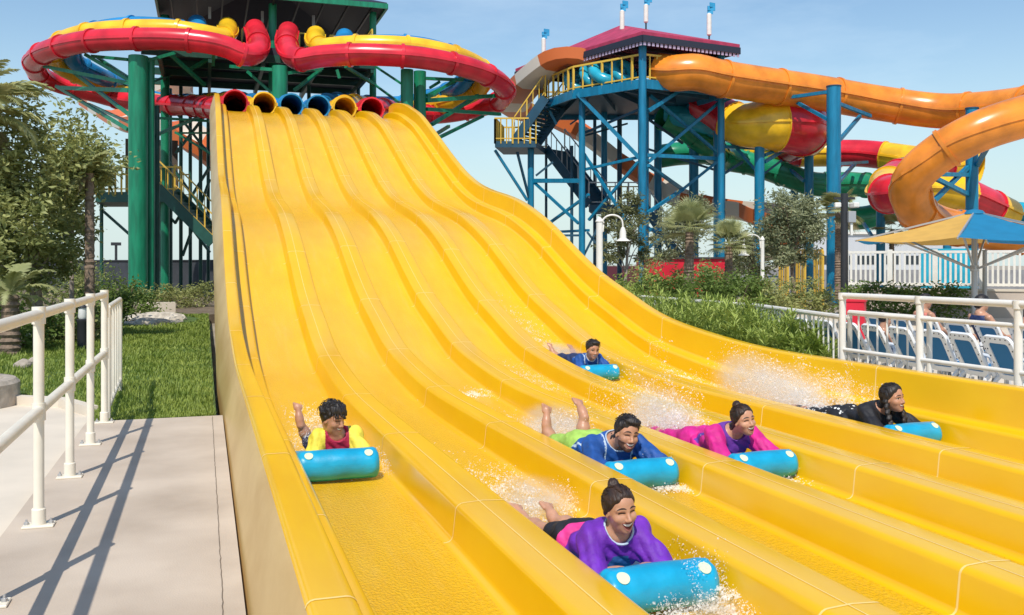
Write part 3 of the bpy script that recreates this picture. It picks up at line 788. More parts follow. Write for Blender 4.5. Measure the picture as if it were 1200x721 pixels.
# stair from deck to the landing at left, second flight underneath going right
zq = zat(168, 46)
ld = [G(580, 45.2), G(628, 45.2), G(640, 48.2), G(590, 48.2)]
MB().prism([(v.x, v.y) for v in ld], zq - 0.3, zq).build('landing', BD, bt)
rail_run(bt, up3(ld[0], zq), up3(ld[1], zq), 1.1, 0.28, w=0.06); rail_run(bt, up3(ld[0], zq), up3(ld[3], zq), 1.1, 0.28, w=0.06); rail_run(bt, up3(ld[3], zq), up3(ld[2], zq), 1.1, 0.28, w=0.06)
stair(bt, up3(G(639, 45.0), zd), up3(G(603, 45.4), zq), 1.0, BD, 12, dirw=RGT * 1.0, rail=True)
l2 = [G(690, 46.5), G(752, 46.5), G(756, 49), G(694, 49)]; z2 = zat(240, 46.5)
MB().prism([(v.x, v.y) for v in l2], z2 - 0.35, z2).build('landing', BD, bt)
rail_run(bt, up3(l2[3], z2), up3(l2[2], z2), 1.1, 0.3, w=0.05); rail_run(bt, up3(l2[0], z2), up3(l2[1], z2), 1.1, 0.6, m=M['grey'], w=0.05)
stair(bt, up3(ld[2], zq), up3(l2[0], z2), -1.6, BD, 18, rm=M['grey'])
stair(bt, up3(l2[2], z2), up3(G(820, 48.5), 0.2), 1.6, BD, 14, rm=M['grey'])
# columns
for px, d, top, r in ((753, 40.6, ez, .17), (845, 42.6, ez, .155), (754, 42.8, zd, .25), (843, 44.5, zd, .28), (682, 43.5, zd, .15), (622, 46, zq - .2, .16), (708, 48.5, zd, .16), (726, 49.5, zd, .13), (771, 49, zd, .2), (697, 50, zd, .09), (670, 47, zq, .08), (813, 48, 7.5, .24), (640, 48.5, zd + 2.3, .07)):
    col(bt, px, d, top, r, BS if r > .14 else BD)
# braces
for a, b, d1, d2, w in [((677, 110), (750, 186), 43, 42, .17), ((750, 128), (680, 158), 42, 44, .10), ((760, 130), (800, 104), 41, 42, .15), ((760, 190), (845, 118), 42, 43, .13), ((762, 112), (842, 180), 42, 44, .12), ((758, 182), (840, 186), 42, 43, .16), ((680, 200), (750, 184), 44, 42, .12), ((748, 190), (690, 258), 42, 44, .12), ((684, 180), (740, 268), 44, 42, .12),
                        ((580, 176), (618, 235), 45.5, 46, .12), ((606, 178), (622, 240), 45.5, 46, .10), ((626, 212), (680, 212), 46, 44, .2), ((626, 214), (678, 262), 46, 44, .12), ((646, 260), (690, 228), 46, 44, .12), ((628, 206), (648, 190), 46, 46, .1), ((650, 272), (690, 270), 46, 44, .12), ((650, 276), (684, 276), 44, 44, .1), ((755, 270), (800, 266), 43, 44, .18), ((758, 250), (800, 222), 42, 44, .14), ((760, 194), (800, 222), 42, 46, .14), ((800, 222), (840, 190), 44, 44, .13), ((760, 290), (800, 262), 42, 46, .12), ((684, 300), (700, 268), 44, 44, .1), ((688, 272), (710, 300), 44, 44, .1), ((758, 265), (790, 292), 46, 46, .12), ((760, 140), (800, 168), 44, 46, .1), ((846, 120), (876, 106), 42.6, 43, .12), ((848, 204), (870, 190), 43, 44, .1), ((850, 158), (890, 205), 45, 44, .12), ((895, 204), (916, 188), 44, 44, .1), ((700, 105), (640, 128), 43, 47, .1), ((634, 110), (652, 146), 46, 46, .12), ((668, 146), (690, 130), 46, 46, .08), ((760, 175), (840, 200), 46, 46, .1), ((850, 172), (900, 175), 44, 46, .14), ((682, 160), (735, 145), 46, 48, .09)]:
    arm(bt, P(a[0], a[1], d1), P(b[0], b[1], d2), w, BS if w > .11 else BD)
# teal start pods on the deck
def pod(c, r, rt, label):
    root = empty('slide_start', (c.x, c.y, zd), label, 'slide start', 'teal slide starts')
    pts = [Vector((c.x, c.y, zd + 0.35)) + Vector((math.cos(a) * r, math.sin(a) * r, 0.45 * math.sin(a * 1.0) + 0.35)) for a in np.linspace(-0.6, 2 * PI - 1.4, 18)]
    MB().tube(pts, rt, 12).build('tube', M['t_teal'], root, smooth=True)
    MB().lathe((c.x, c.y, zd), [(0.12, 0), (0.12, 0.8)], 10).build('stand', M['t_teal'], root, smooth=True)
pod(P(676, 84, 44.6), 0.45, 0.26, 'teal coiled slide start beside the stair head on the blue tower')
pod(P(694, 84, 43.2), 0.4, 0.22, 'teal coiled slide start left of the middle of the blue tower deck')
pod(P(710, 82, 42.7), 0.55, 0.28, 'largest teal coiled slide start at the middle of the blue tower deck')
pod(P(730, 80, 42.3), 0.4, 0.24, 'teal coiled slide start nearest the tall front column of the blue tower')
# pennant poles on the roof
def pennant(px, py0, py1, d, label):
    b = P(px, py1, d); t = P(px, py0, d); h = t.z - b.z
    root = empty('pennant_pole', b, label, 'flag pole', 'white poles topped with blue flags')
    MB().tube([b - Vector((0, 0, 0.35)), b + Vector((0, 0, 0.05))], 0.04, 8).build('stem', M['dark'], root, smooth=True)
    MB().lathe(b, [(0.07, 0), (0.11, 0.05), (0.11, h * 0.62), (0.06, h * 0.66)], 12).build('pole', M['white_paint'], root, smooth=True)
    V, F = [], []
    mb = MB()
    for k, (w_, zz_) in enumerate(((0.26, 0.70), (0.38, 0.80), (0.30, 0.90))):
        q = b + RGT * (0.05 + 0.05 * k) + Vector((0, 0, h * zz_))
        mb.box(q, (w_, 0.05, h * 0.13), rot=Matrix.Rotation(0.25 * k - 0.3, 3, 'Z'))
    mb.build('flag', M['t_blue'] if False else mat('sky_blue_flag', (0.03, 0.33, 0.60), 0.6), root)
pennant(637, 33, 67, 46.5, 'white pole with blue flag above the orange flume start')
pennant(729, 0, 36, 43.5, 'white pole with blue flag on the left slope of the purple red roof')
pennant(757, -6, 27, 44, 'white pole with blue flag at the peak of the purple red roof')
pennant(831, 2, 42, 43, 'white pole with blue flag near the right corner of the purple red roof')
# striped flume: from the roof-side start down behind the stair and away to the right
flume([P(694, 84, 44.0), P(676, 76, 44.0), P(656, 78, 44.4), P(634, 94, 45.6), P(614, 112, 47.4), P(604, 126, 49.4), P(606, 136, 51.5), P(640, 145, 53)], 1.6, 0.65, 'orange and white striped open flume starting beside the purple red roof', seglen=2.0)
flume([P(640, 143, 53), P(680, 165, 52), P(720, 196, 51.5), P(760, 222, 51), P(800, 243, 50), P(850, 254, 48), P(885, 258, 46), P(905, 268, 44.5), P(918, 285, 44.5), P(905, 300, 45.5), P(880, 306, 47)], 2.2, 0.85, 'long orange and white striped flume descending behind the blue tower', seglen=2.4)

# big orange tube
o_pts = [P(772, 84, 41.6), P(790, 86, 41.2), P(815, 85, 41.0), P(845, 92, 41.2), P(890, 99, 42), P(960, 109, 43), P(1030, 121, 43.5), P(1100, 130, 42.8), P(1160, 128, 41), P(1230, 120, 38), P(1275, 118, 34.5), P(1262, 122, 31), P(1210, 134, 29.5), P(1150, 153, 29.3), P(1100, 180, 29.8), P(1068, 212, 30.4), P(1072, 244, 31.2), P(1100, 262, 32.5), P(1150, 272, 34), P(1200, 280, 34)]
tube_slide('tube_slide', o_pts, 0.72, [M['t_orange']], 'fat orange tube sweeping from the blue tower out to the right and curling down', joint=3.0, rfun=lambda t: 0.80 - 0.18 * min(1, max(0, (t - 0.5) / 0.3)), seg=24)
# red and yellow striped tube with the bulging funnel piece
s_pts = [P(822, 122, 46), P(842, 132, 45), P(868, 146, 44), P(905, 146, 43.6), P(935, 148, 44.5), P(944, 160, 47), P(920, 174, 49.5), P(885, 180, 50.5), P(905, 181, 51), P(960, 180, 51), P(1010, 180, 50), P(1060, 186, 48.5), P(1110, 194, 47), P(1140, 200, 46.5)]
def bulge(t): return 0.72 + 0.62 * math.exp(-((t - 0.24) / 0.14) ** 2)
tube_slide('tube_slide', s_pts, 0.7, [M['t_red'], M['t_yellow']], 'red and yellow striped tube with a swollen middle, right of the blue tower', joint=2.2, period=2, rfun=bulge, seg=24)
s2 = [P(1150, 196, 46), P(1120, 194, 46.5), P(1070, 200, 45), P(1046, 212, 43), P(1040, 226, 41), P(1056, 227, 39.5), P(1085, 221, 39), P(1120, 226, 39.2), P(1150, 238, 40), P(1180, 252, 41)]
tube_slide('tube_slide', s2, 0.9, [M['t_yellow'], M['t_red']], 'wider red and yellow striped tube coiled behind the curling orange tube', joint=1.9, period=2, seg=24, rfun=lambda t: 0.72 + 0.12 * math.exp(-((t - 0.55) / 0.22) ** 2))
g_pts = [P(775, 138, 47), P(800, 148, 47.5), P(830, 172, 48), P(850, 186, 50), P(880, 192, 50), P(920, 205, 48.5), P(955, 216, 48), P(1000, 216, 48), P(1040, 222, 49), P(1060, 240, 50), P(1020, 254, 50), P(990, 256, 50)]
tube_slide('tube_slide', g_pts, 0.62, [M['t_green']], 'thin green tube winding behind the blue columns', joint=2.2)
tube_slide('tube_slide', [P(770, 184, 50), P(800, 180, 50), P(850, 180, 51), P(880, 188, 52)], 0.62, [M['t_green']], 'short green tube passing behind the front column of the blue tower', joint=3)
tube_slide('tube_slide', [P(785, 132, 47), P(806, 138, 46.5), P(840, 148, 47), P(868, 160, 49)], 0.55, [M['t_teal']], 'sky blue tube entering the swollen striped tube', joint=2.5)
tube_slide('tube_slide', [P(1166, 246, 44), P(1190, 249, 44), P(1230, 252, 43), P(1260, 256, 43)], 0.5, [M['t_teal']], 'sky blue tube just above the parasol at the right edge', joint=2.5)
# free-standing columns carrying the tubes
def carrier(px, d, pytop, r, arms, label):
    root = empty('support_column', G(px, d, -0.3), label, 'column', 'blue columns carrying the tubes')
    col(root, px, d, zat(pytop, d), r, BS, name='shaft', seg=18)
    mb = MB(); mb.lathe(G(px, d, zat(pytop, d)), [(r + 0.02, 0), (r + 0.02, 0.05)], 18); mb.build('cap', BD, root, smooth=True)
    for a, b in arms: MB().beam(P(*a), P(*b), 0.14, 0.14).build('bracket', BS, root)
carrier(977, 40.5, 102, 0.30, [((970, 108, 40.5), (912, 116, 42.5)), ((970, 140, 40.5), (930, 118, 42.5)), ((984, 164, 40.5), (1008, 136, 43)), ((984, 122, 41), (1020, 136, 43)), ((984, 192, 41), (1016, 190, 48)), ((984, 212, 41), (1002, 192, 47))], 'tallest blue column in front of the orange tube')
carrier(890, 43.5, 112, 0.23, [((884, 168, 43.5), (872, 160, 44)), ((896, 182, 43.5), (930, 168, 45)), ((896, 190, 43.5), (928, 170, 45))], 'blue column under the swollen red and yellow tube')
carrier(948, 46.5, 162, 0.22, [((942, 212, 46.5), (915, 190, 49)), ((952, 240, 46.5), (975, 226, 47.5))], 'blue column directly left of the tallest one')
carrier(931, 50, 195, 0.2, [], 'shorter blue column behind the green tube')
carrier(1139, 33.5, 128, 0.21, [((1134, 205, 33.4), (1075, 204, 31)), ((1134, 196, 33.4), (1090, 240, 31.8)), ((1134, 228, 33.4), (1086, 204, 31.2)), ((1145, 194, 33.4), (1164, 160, 30.2)), ((1134, 248, 33.4), (1062, 250, 31.5)), ((1144, 170, 33.4), (1165, 158, 30.2))], 'blue column behind the parasol holding the curl of the orange tube')
carrier(1032, 44, 236, 0.2, [((1027, 285, 44), (1012, 262, 48))], 'short blue column under the coiled striped tube')
carrier(1110, 38, 258, 0.16, [], 'low blue column behind the parasol pole')
# ground level things below the tower
rp_ = empty('red_counter', G(800, 41.0, -0.3), 'long red panelled kiosk counter behind the palms', 'counter')
c = G(800, 41.0, 0.65); MB().box(c, (3.7, 1.6, 1.9), rot=Matrix.Rotation(-0.1, 3, 'Z')).build('counter_body', M['red_panel'], rp_)
MB().box(up3(c, 1.64), (3.9, 1.8, 0.07), rot=Matrix.Rotation(-0.1, 3, 'Z')).build('counter_top', M['dkwall'], rp_)
# ------------------------------------------------------------------ left railing along the walkway
rl = empty('hand_railing', (-0.82, 6, 0), 'cream tubular hand railing along the concrete walkway left of the slide', 'railing')
XL_ = -0.82; posts = [1.7, 2.95, 4.2, 5.4, 6.58, 7.72, 8.75]
CP = M['cream_paint']
mbp = None
for y in posts:
    mb = MB(); mb.tube([(XL_, y, 0.0), (XL_, y, 1.10)], 0.0265, 14)
    p = mb.build('post', CP, rl, smooth=True)
    mb = MB(); mb.lathe((XL_, y, 0), [(0.035, 0.0), (0.035, 0.09), (0.031, 0.095)], 14); mb.build('socket', CP, p, smooth=True)
    mb = MB(); mb.box((XL_, y, 0.006), (0.15, 0.10, 0.012), bev=0.003); mb.build('base_plate', CP, p)
    for s in (-1, 1):
        MB().lathe((XL_ + s * 0.058, y, 0.012), [(0.013, 0), (0.013, 0.012), (0.006, 0.014), (0.006, 0.026)], 6).build('bolt', M['grey'], p)
    for z in (0.60, 1.10):
        MB().tube([(XL_, y, z - 0.05), (XL_, y, z + 0.04)], 0.034, 12).build('fitting', CP, p, smooth=True)
for z, y1 in ((1.10, 8.75), (0.60, 8.75)):
    MB().tube([(XL_, -1.5, z), (XL_, y1, z)], 0.028, 14).build('rail', CP, rl, smooth=True)
MB().tube([(XL_, 8.75, 1.10), (XL_, 8.79, 1.10), (XL_, 8.79, 1.06), (XL_, 8.79, 0.9)], 0.03, 10).build('end_bend', CP, rl, smooth=True)
# the short return gate of vertical bars at its far end
gt = empty('railing_gate', (-0.75, 9.3, 0), 'short cream gate of upright bars at the far end of the hand railing', 'gate')
ga, gb_ = Vector((-0.815, 9.0, -0.02)), up3(G(140.5, 10.25), -0.02)
for k in range(6):
    q = ga.lerp(gb_, k / 5); MB().tube([q + Vector((0, 0, 0.08 if 0 < k < 5 else 0)), q + Vector((0, 0, 1.0))], 0.024 if k in (0, 5) else 0.014, 8).build('bar' if 0 < k < 5 else 'gate_post', CP, gt, smooth=True)
for z in (0.12, 1.0): MB().tube([ga + Vector((0, 0, z)), gb_ + Vector((0, 0, z))], 0.024, 10).build('gate_rail', CP, gt, smooth=True)

# hairline cracks and a repaired edge strip on the walkway
rgc = np.random.default_rng(3)
def crack(pts, w_, m, z=0.004):
    V, F = [], []
    path = resample(catmull(pts, 6), 0.05)
    for i, p in enumerate(path):
        j = rgc.normal() * 0.0012; ww = w_ * (0.85 + .3 * rgc.random())
        V += [(p[0] + j - ww, p[1], z), (p[0] + j + ww, p[1], z)]
    for i in range(len(path) - 1): F.append([2 * i, 2 * i + 1, 2 * i + 3, 2 * i + 2])
    o = mesh_obj('walkway_crack', V, F, m); o['kind'] = 'structure'; return o
M['crack'] = mat('dark_crack', (0.16, 0.125, 0.095), 0.95); M['patch_c'] = mat('mortar_strip', (0.56, 0.48, 0.39), 0.95, var=0.2, vscale=14)
crack([(0.07, 1.0, 0), (0.068, 4.2, 0), (0.064, 8.8, 0)], 0.0018, M['crack'], 0.004)
# ------------------------------------------------------------------ right railing beside the loungers
rr = empty('hand_railing', (6.4, 6, -0.05), 'white tubular railing between the slide and the sun loungers', 'railing')
WP = M['white_paint']; XRR = 6.42
for y in (4.9, 6.1, 7.23, 8.36):
    p = MB().tube([(XRR, y, -0.05), (XRR, y, 1.03)], 0.035, 12).build('post', WP, rr, smooth=True)
    MB().tube([(XRR, y, 0.99), (XRR, y, 1.06)], 0.045, 12).build('fitting', WP, p, smooth=True)
    MB().lathe((XRR, y, -0.05), [(0.05, 0), (0.05, 0.12)], 12).build('socket', WP, p, smooth=True)
for z in (1.03, 0.85, 0.46, 0.10):
    MB().tube([(XRR, 1.0, z), (XRR, 8.36 if z != 0.85 else 7.7, z)], 0.032 if z > 1 else 0.022, 12).build('rail', WP, rr, smooth=True)
# lower barred fence going back from its end
fn = empty('barred_fence', (6.7, 8.4, -0.05), 'low white fence of thin upright bars between bushes and loungers', 'fence')
fpts = [Vector((6.55, 7.25, 0)), Vector((6.62, 8.5, 0)), Vector((7.35, 11.4, 0)), Vector((7.45, 15.2, 0)), Vector((7.5, 19.5, 0))]
def fz(v, z): return Vector((v.x, v.y, z))
for i in range(len(fpts) - 1):
    a, b = fpts[i], fpts[i + 1]; L = (b - a).length; n = int(L / 0.14)
    h = 0.84 if i == 0 else 0.78
    MB().tube([fz(a, h), fz(b, h)], 0.03, 10).build('top_rail', WP, fn, smooth=True)
    MB().tube([fz(a, 0.1), fz(b, 0.1)], 0.02, 8).build('bottom_rail', WP, fn, smooth=True)
    for k in range(n + 1):
        q = a.lerp(b, k / n)
        if k % 8 == 0: MB().tube([fz(q, -0.05), fz(q, h)], 0.026, 8).build('post', WP, fn, smooth=True)
        elif i < 2 or k % 2 == 0: MB().tube([fz(q, 0.1), fz(q, h)], 0.011, 6).build('bar', WP, fn, smooth=True)

# ------------------------------------------------------------------ loungers
M['plastic'] = mat('white_plastic', (0.80, 0.80, 0.79), 0.35)
M['mesh_blue'] = mat('blue_mesh_fabric', (0.015, 0.15, 0.33), 0.75, bump=0.4, bscale=400, dist=0.001)
def make_lounger():
    r = empty('sun_lounger', (0, 0, 0))
    W = 0.27
    # seat frame: runs along +X, backrest at -X leaning back
    for s in (-1, 1):
        MB().sweep([(-0.02, -0.03), (0.02, -0.03), (0.02, 0.03), (-0.02, 0.03)], [Vector(p) for p in catmull([(0.0, s * W, 0.28), (0.5, s * W, 0.28), (1.05, s * W, 0.26), (1.2, s * W, 0.2)], 4)]).build('side_rail', M['plastic'], r)
        # curved leg loops
        MB().sweep([(-0.02, -0.02), (0.02, -0.02), (0.02, 0.02), (-0.02, 0.02)], catmull([(-0.05, s * W, 0.28), (-0.12, s * W, 0.2), (-0.10, s * W, 0.06), (0.02, s * W, 0.0), (0.16, s * W, 0.05), (0.2, s * W, 0.26)], 6)).build('leg_loop', M['plastic'], r)
        MB().sweep([(-0.02, -0.02), (0.02, -0.02), (0.02, 0.02), (-0.02, 0.02)], catmull([(0.82, s * W, 0.27), (0.84, s * W, 0.06), (0.95, s * W, 0.0), (1.06, s * W, 0.06), (1.08, s * W, 0.25)], 6)).build('leg_loop', M['plastic'], r)
        MB().sweep([(-0.03, -0.015), (0.03, -0.015), (0.03, 0.015), (-0.03, 0.015)], catmull([(0.0, s * (W + .03), 0.28), (-0.02, s * (W + .04), 0.42), (0.12, s * (W + .04), 0.50), (0.34, s * (W + .04), 0.46), (0.40, s * (W + .03), 0.3)], 6)).build('armrest', M['plastic'], r)
    MB().box((0.55, 0, 0.285), (1.05, 2 * W - 0.05, 0.02)).build('seat', M['mesh_blue'], r)
    # backrest: rounded frame ring and mesh panel, tilted
    T = Matrix.Rotation(math.radians(-28), 3, 'Y')
    def rr_(w_, h_, rad, n=4):
        o = []
        for cx, cz, a0 in ((w_ - rad, rad, -90), (w_ - rad, h_ - rad, 0), (-w_ + rad, h_ - rad, 90), (-w_ + rad, rad, 180)):
            for k in range(n + 1):
                a = math.radians(a0 + 90 * k / n); o.append((cx + rad * math.cos(a), cz + rad * math.sin(a)))
        return o
    out, inn = rr_(W + 0.015, 0.60, 0.09), [(x, z + 0.07) for x, z in rr_(W - 0.075, 0.44, 0.05)]
    n = len(out); V = []
    for x in (-0.02, 0.02):
        for ring in (out, inn):
            for y, z in ring: V.append(T @ Vector((x, y, z)) + Vector((-0.02, 0, 0.26)))
    F = []
    for k in range(n):
        k2 = (k + 1) % n
        F += [[k, k2, n + k2, n + k], [2 * n + k, 3 * n + k, 3 * n + k2, 2 * n + k2], [k, 2 * n + k, 2 * n + k2, k2], [n + k, n + k2, 3 * n + k2, 3 * n + k]]
    fr = MB().add(V, F).build('backrest_frame', M['plastic'], r)
    mb = MB()
    for k in range(-2, 3):
        mb.box(T @ Vector((-0.021, k * 0.1, 0.57)) + Vector((-0.02, 0, 0.26)), (0.006, 0.016, 0.016))
    for s in (-1, 1):
        for k in range(5): mb.box(T @ Vector((-0.021, s * (W - 0.022), 0.14 + k * 0.095)) + Vector((-0.02, 0, 0.26)), (0.006, 0.014, 0.02))
    o = mb.build('frame_holes', M['dark'], fr); o['kind'] = 'stuff'
    V = [T @ Vector((x, y, z)) + Vector((-0.02, 0, 0.26)) for x in (-0.006, 0.006) for y, z in inn]
    m_ = len(inn)
    MB().add(V, [list(range(m_)), [m_ + k for k in range(m_)][::-1]]).build('backrest_panel', M['mesh_blue'], r)
    return r
lp0 = make_lounger()
front = [(7.9, 10.85 - 0.475 * k) for k in range(9)]
back = [(9.7, 11.6 - 0.53 * k) for k in range(9)]
pos_f = ['farthest lounger of the front row, half behind the bushes', 'second farthest lounger of the front row, behind the fence end', 'front row lounger with the child sitting beside it', 'front row lounger just left of the middle railing post',
         'front row lounger just right of the middle railing post', 'front row lounger between the middle and the nearer railing post', 'front row lounger behind the nearer railing post', 'front row lounger at the right edge of the view', 'nearest front row lounger cut off by the picture edge']
pos_b = ['farthest lounger of the back row', 'second farthest lounger of the back row, below a dark haired head', 'third lounger of the back row from the fence end', 'fourth lounger of the back row from the fence end', 'fifth lounger of the back row, near the parasol pole',
         'sixth lounger of the back row, right of the parasol pole', 'seventh lounger of the back row from the fence end', 'eighth lounger of the back row from the fence end', 'nearest lounger of the back row']
first = True
for grp, lab, loc in [('f', pos_f, front), ('b', pos_b, back)]:
    for k, (x, y) in enumerate(loc):
        o = lp0 if first else copy_tree(lp0); first = False
        o.location = (x, y, -0.05); o.rotation_euler = (0, 0, math.radians(RNG.uniform(-5, 5) - 4)); o.scale = (0.82, 0.74, 0.86)
        tag(o, 'white and blue lounger, ' + lab[k], 'sun lounger', 'sun loungers standing in two rows')

# ------------------------------------------------------------------ picket wall behind the loungers
pw = empty('picket_wall', G(1120, 26, -0.1), 'beige wall topped with a white picket fence behind the loungers', 'wall')
M['beige_wall'] = mat('beige_wall', (0.52, 0.44, 0.37), 0.8, var=0.08, vscale=1.5)
a, b = G(992, 26.5), G(1330, 23.5)
dirw = (b - a).normalized(); angw = math.atan2(dirw.y, dirw.x); Lw = (b - a).length; RW = Matrix.Rotation(angw, 3, 'Z')
MB().box(up3((a + b) / 2, 0.2), (Lw, 0.3, 0.9), rot=RW).build('wall_body', M['beige_wall'], pw)
MB().box(up3((a + b) / 2, 0.68), (Lw + 0.05, 0.36, 0.06), rot=RW).build('coping', M['concrete_pale'], pw)
n = int(Lw / 0.125)
for k in range(n + 1):
    q = a.lerp(b, k / n)
    if k % 9 == 0: MB().box(up3(q, 1.22), (0.13, 0.12, 1.1), rot=RW).build('fence_post', WP, pw)
    else:
        MB().box(up3(q, 1.25), (0.055, 0.03, 0.95), rot=RW).build('picket', WP, pw)
for z in (0.82, 1.7): MB().box(up3((a + b) / 2, z), (Lw, 0.05, 0.07), rot=RW).build('fence_rail', WP, pw)

# ------------------------------------------------------------------ parasol
pu = empty('parasol', G(1142, 22, -0.05), 'big blue and yellow panelled parasol behind the loungers', 'parasol')
pb = G(1142, 22, -0.05)
MB().lathe(pb, [(0.16, 0), (0.16, 0.03), (0.07, 0.05), (0.065, 2.55), (0.03, 2.6)], 14).build('pole', M['grey'], pu, smooth=True)
M['can_y'] = mat('yellow_canvas', (0.74, 0.44, 0.10), 0.8, var=0.06, transl=0.25); M['can_b'] = mat('blue_canvas', (0.012, 0.22, 0.42), 0.8, var=0.06, transl=0.25)
apz, edz, RP = 2.62, 1.93, 2.75
ang0 = math.radians(219)
for k in range(6):
    a0, a1 = ang0 + k * PI / 3, ang0 + (k + 1) * PI / 3
    V, F = [], []
    nR, nA = 8, 6
    for i in range(nR + 1):
        t = 0.06 + 0.94 * i / nR
        for j in range(nA + 1):
            u = j / nA; aa = a0 + (a1 - a0) * u
            p0 = Vector((math.cos(a0), math.sin(a0))) * RP; p1 = Vector((math.cos(a1), math.sin(a1))) * RP
            q = p0.lerp(p1, u) * t
            sag = 0.10 * math.sin(PI * u) * t + 0.10 * math.sin(PI * t)
            z = apz - (apz - edz) * t - sag * 0.8
            V.append((pb.x + q.x, pb.y + q.y, z))
    w_ = nA + 1
    for i in range(nR):
        for j in range(nA): F.append([i * w_ + j, i * w_ + j + 1, (i + 1) * w_ + j + 1, (i + 1) * w_ + j])
    mesh_obj('canopy_panel', V, F, M['can_b'] if k % 2 == 0 else M['can_y'], pu, True)
    q = Vector((math.cos(a0), math.sin(a0), 0))
    MB().beam(pb + Vector((0, 0, 1.28)), pb + q * RP * 0.72 + Vector((0, 0, edz + 0.14)), 0.04, 0.04).build('strut', M['grey'], pu)
    MB().beam(up3(pb + q * 0.1, apz - 0.05), up3(pb + q * RP, edz - 0.02), 0.03, 0.04).build('rib', M['grey'], pu)
MB().lathe(up3(pb, apz - 0.08), [(0.25, 0), (0.18, 0.08), (0.02, 0.12)], 12).build('cap', M['can_b'], pu, smooth=True)
MB().lathe(up3(pb, 1.2), [(0.1, 0), (0.1, 0.14)], 12).build('collar', M['grey'], pu, smooth=True)
p2 = empty('parasol_pole', G(1154, 24, -0.05), 'thin grey second pole just right of the parasol pole', 'pole')
MB().lathe(G(1154, 24, -0.05), [(0.14, 0), (0.14, 0.03), (0.06, 0.05), (0.055, 1.75), (0.08, 1.78)], 12).build('shaft', M['grey'], p2, smooth=True)

# blue board by the fence
bb = empty('blue_board', G(1118, 29, -0.1), 'bright blue board standing behind the white picket fence', 'board')
MB().box(up3(G(1112, 29), 1.1), (1.6, 0.08, 1.5), rot=RW).build('panel', M['t_teal'], bb)
for s in (-0.7, 0.7):
    MB().box(up3(G(1112, 29) + dirw * s, 0.6), (0.08, 0.06, 1.7), rot=RW).build('leg', M['blue_steel'], bb)
# red bin near the fence end
rb = empty('red_box', G(1000, 17.5, -0.05), 'bright red cabinet behind the farthest loungers', 'cabinet')
MB().box(up3(G(1000, 17.5), 0.32), (0.42, 0.36, 0.70), rot=RW, bev=0.015).build('body', M['red_panel'], rb)
MB().box(up3(G(1000, 17.5), 0.69), (0.46, 0.40, 0.05), rot=RW, bev=0.01).build('lid', M['red_panel'], rb)

# ------------------------------------------------------------------ lamps, posts
def neck_lamp(px, d, pytop, w_, label, side=1):
    b = G(px, d, -0.1); zt = zat(pytop, d)
    r = empty('street_lamp', b, label, 'street lamp', 'white gooseneck lamps')
    MB().lathe(b, [(w_ * 1.5, 0), (w_ * 1.5, 0.25), (w_, 0.3), (w_, zt - b.z - 0.08), (w_ * 1.25, zt - b.z - 0.06), (w_ * 0.9, zt - b.z), (w_ * 0.2, zt - b.z + 0.06)], 14).build('post', WP, r, smooth=True)
    t = up3(b, zt - 0.32)
    arc_ = [t + RGT * (side * w_), t + RGT * side * (w_ + 0.02) + Vector((0, 0, 0.22))] + [t + RGT * side * (0.33 - 0.26 * math.cos(a)) + Vector((0, 0, 0.22 + 0.26 * math.sin(a) * 0.8)) for a in np.linspace(0.3, PI - 0.1, 8)] + [t + RGT * side * 0.60 + Vector((0, 0, 0.1))]
    MB().tube(catmull(arc_, 4), 0.022, 8).build('neck', WP, r, smooth=True)
    e = t + RGT * side * 0.60
    MB().lathe(e + Vector((0, 0, -0.24)), [(0.19, 0), (0.17, 0.02), (0.09, 0.07), (0.08, 0.24), (0.05, 0.34), (0.02, 0.36)], 16).build('lamp_shade', WP, r, smooth=True)
neck_lamp(702.5, 24, 257, 0.085, 'tall white gooseneck lamp beside the yellow slide wall', 1)
neck_lamp(893.5, 30, 279, 0.06, 'smaller white gooseneck lamp between the palms and the blue column', -1)
cc = empty('camera_pole', G(989.5, 25, -0.1), 'dark pole with white surveillance cameras near the tallest blue column', 'camera pole')
b = G(989.5, 25, -0.1)
MB().lathe(b, [(0.13, 0), (0.13, 0.1), (0.10, 0.12), (0.095, 3.35)], 12).build('pole', M['dark'], cc, smooth=True)
MB().box(b + Vector((0, 0, 3.22)) , (0.55, 0.06, 0.06), rot=Matrix.Rotation(-PSI, 3, 'Z')).build('crossarm', M['dark'], cc)
for s, w_ in ((-0.22, 0.26), (0.22, 0.22)):
    MB().box(b + RGT * s + Vector((0, 0, 3.03)) - FWD * 0.1, (0.16, 0.30, 0.13), rot=Matrix.Rotation(-PSI + s, 3, 'Z'), bev=0.02).build('camera_head', WP, cc)
MB().box(b + RGT * 0.15 + Vector((0, 0, 2.72)) - FWD * 0.1, (0.2, 0.16, 0.3), rot=Matrix.Rotation(-PSI, 3, 'Z'), bev=0.01).build('junction_box', M['grey'], cc)
MB().box(b + RGT * 0.15 + Vector((0, 0, 2.4)) - FWD * 0.1, (0.06, 0.06, 0.34), rot=Matrix.Rotation(-PSI, 3, 'Z')).build('conduit', WP, cc)
bl = empty('bollard_light', G(97, 15.2, -0.05), 'black bollard light with a white lantern beside the lawn', 'bollard light')
b = G(97, 15.2, -0.05)
MB().lathe(b, [(0.085, 0), (0.085, 0.46), (0.095, 0.48), (0.095, 0.52), (0.05, 0.53)], 14).build('post', M['dark'], bl, smooth=True)
MB().lathe(b, [(0.06, 0.53), (0.075, 0.56), (0.065, 0.70), (0.04, 0.72)], 12).build('lantern', mat('white_glass', (0.8, 0.8, 0.78), 0.3), bl, smooth=True)
MB().lathe(b, [(0.09, 0.72), (0.03, 0.78), (0.012, 0.84), (0.02, 0.86), (0.002, 0.88)], 12).build('cap', M['dark'], bl, smooth=True)

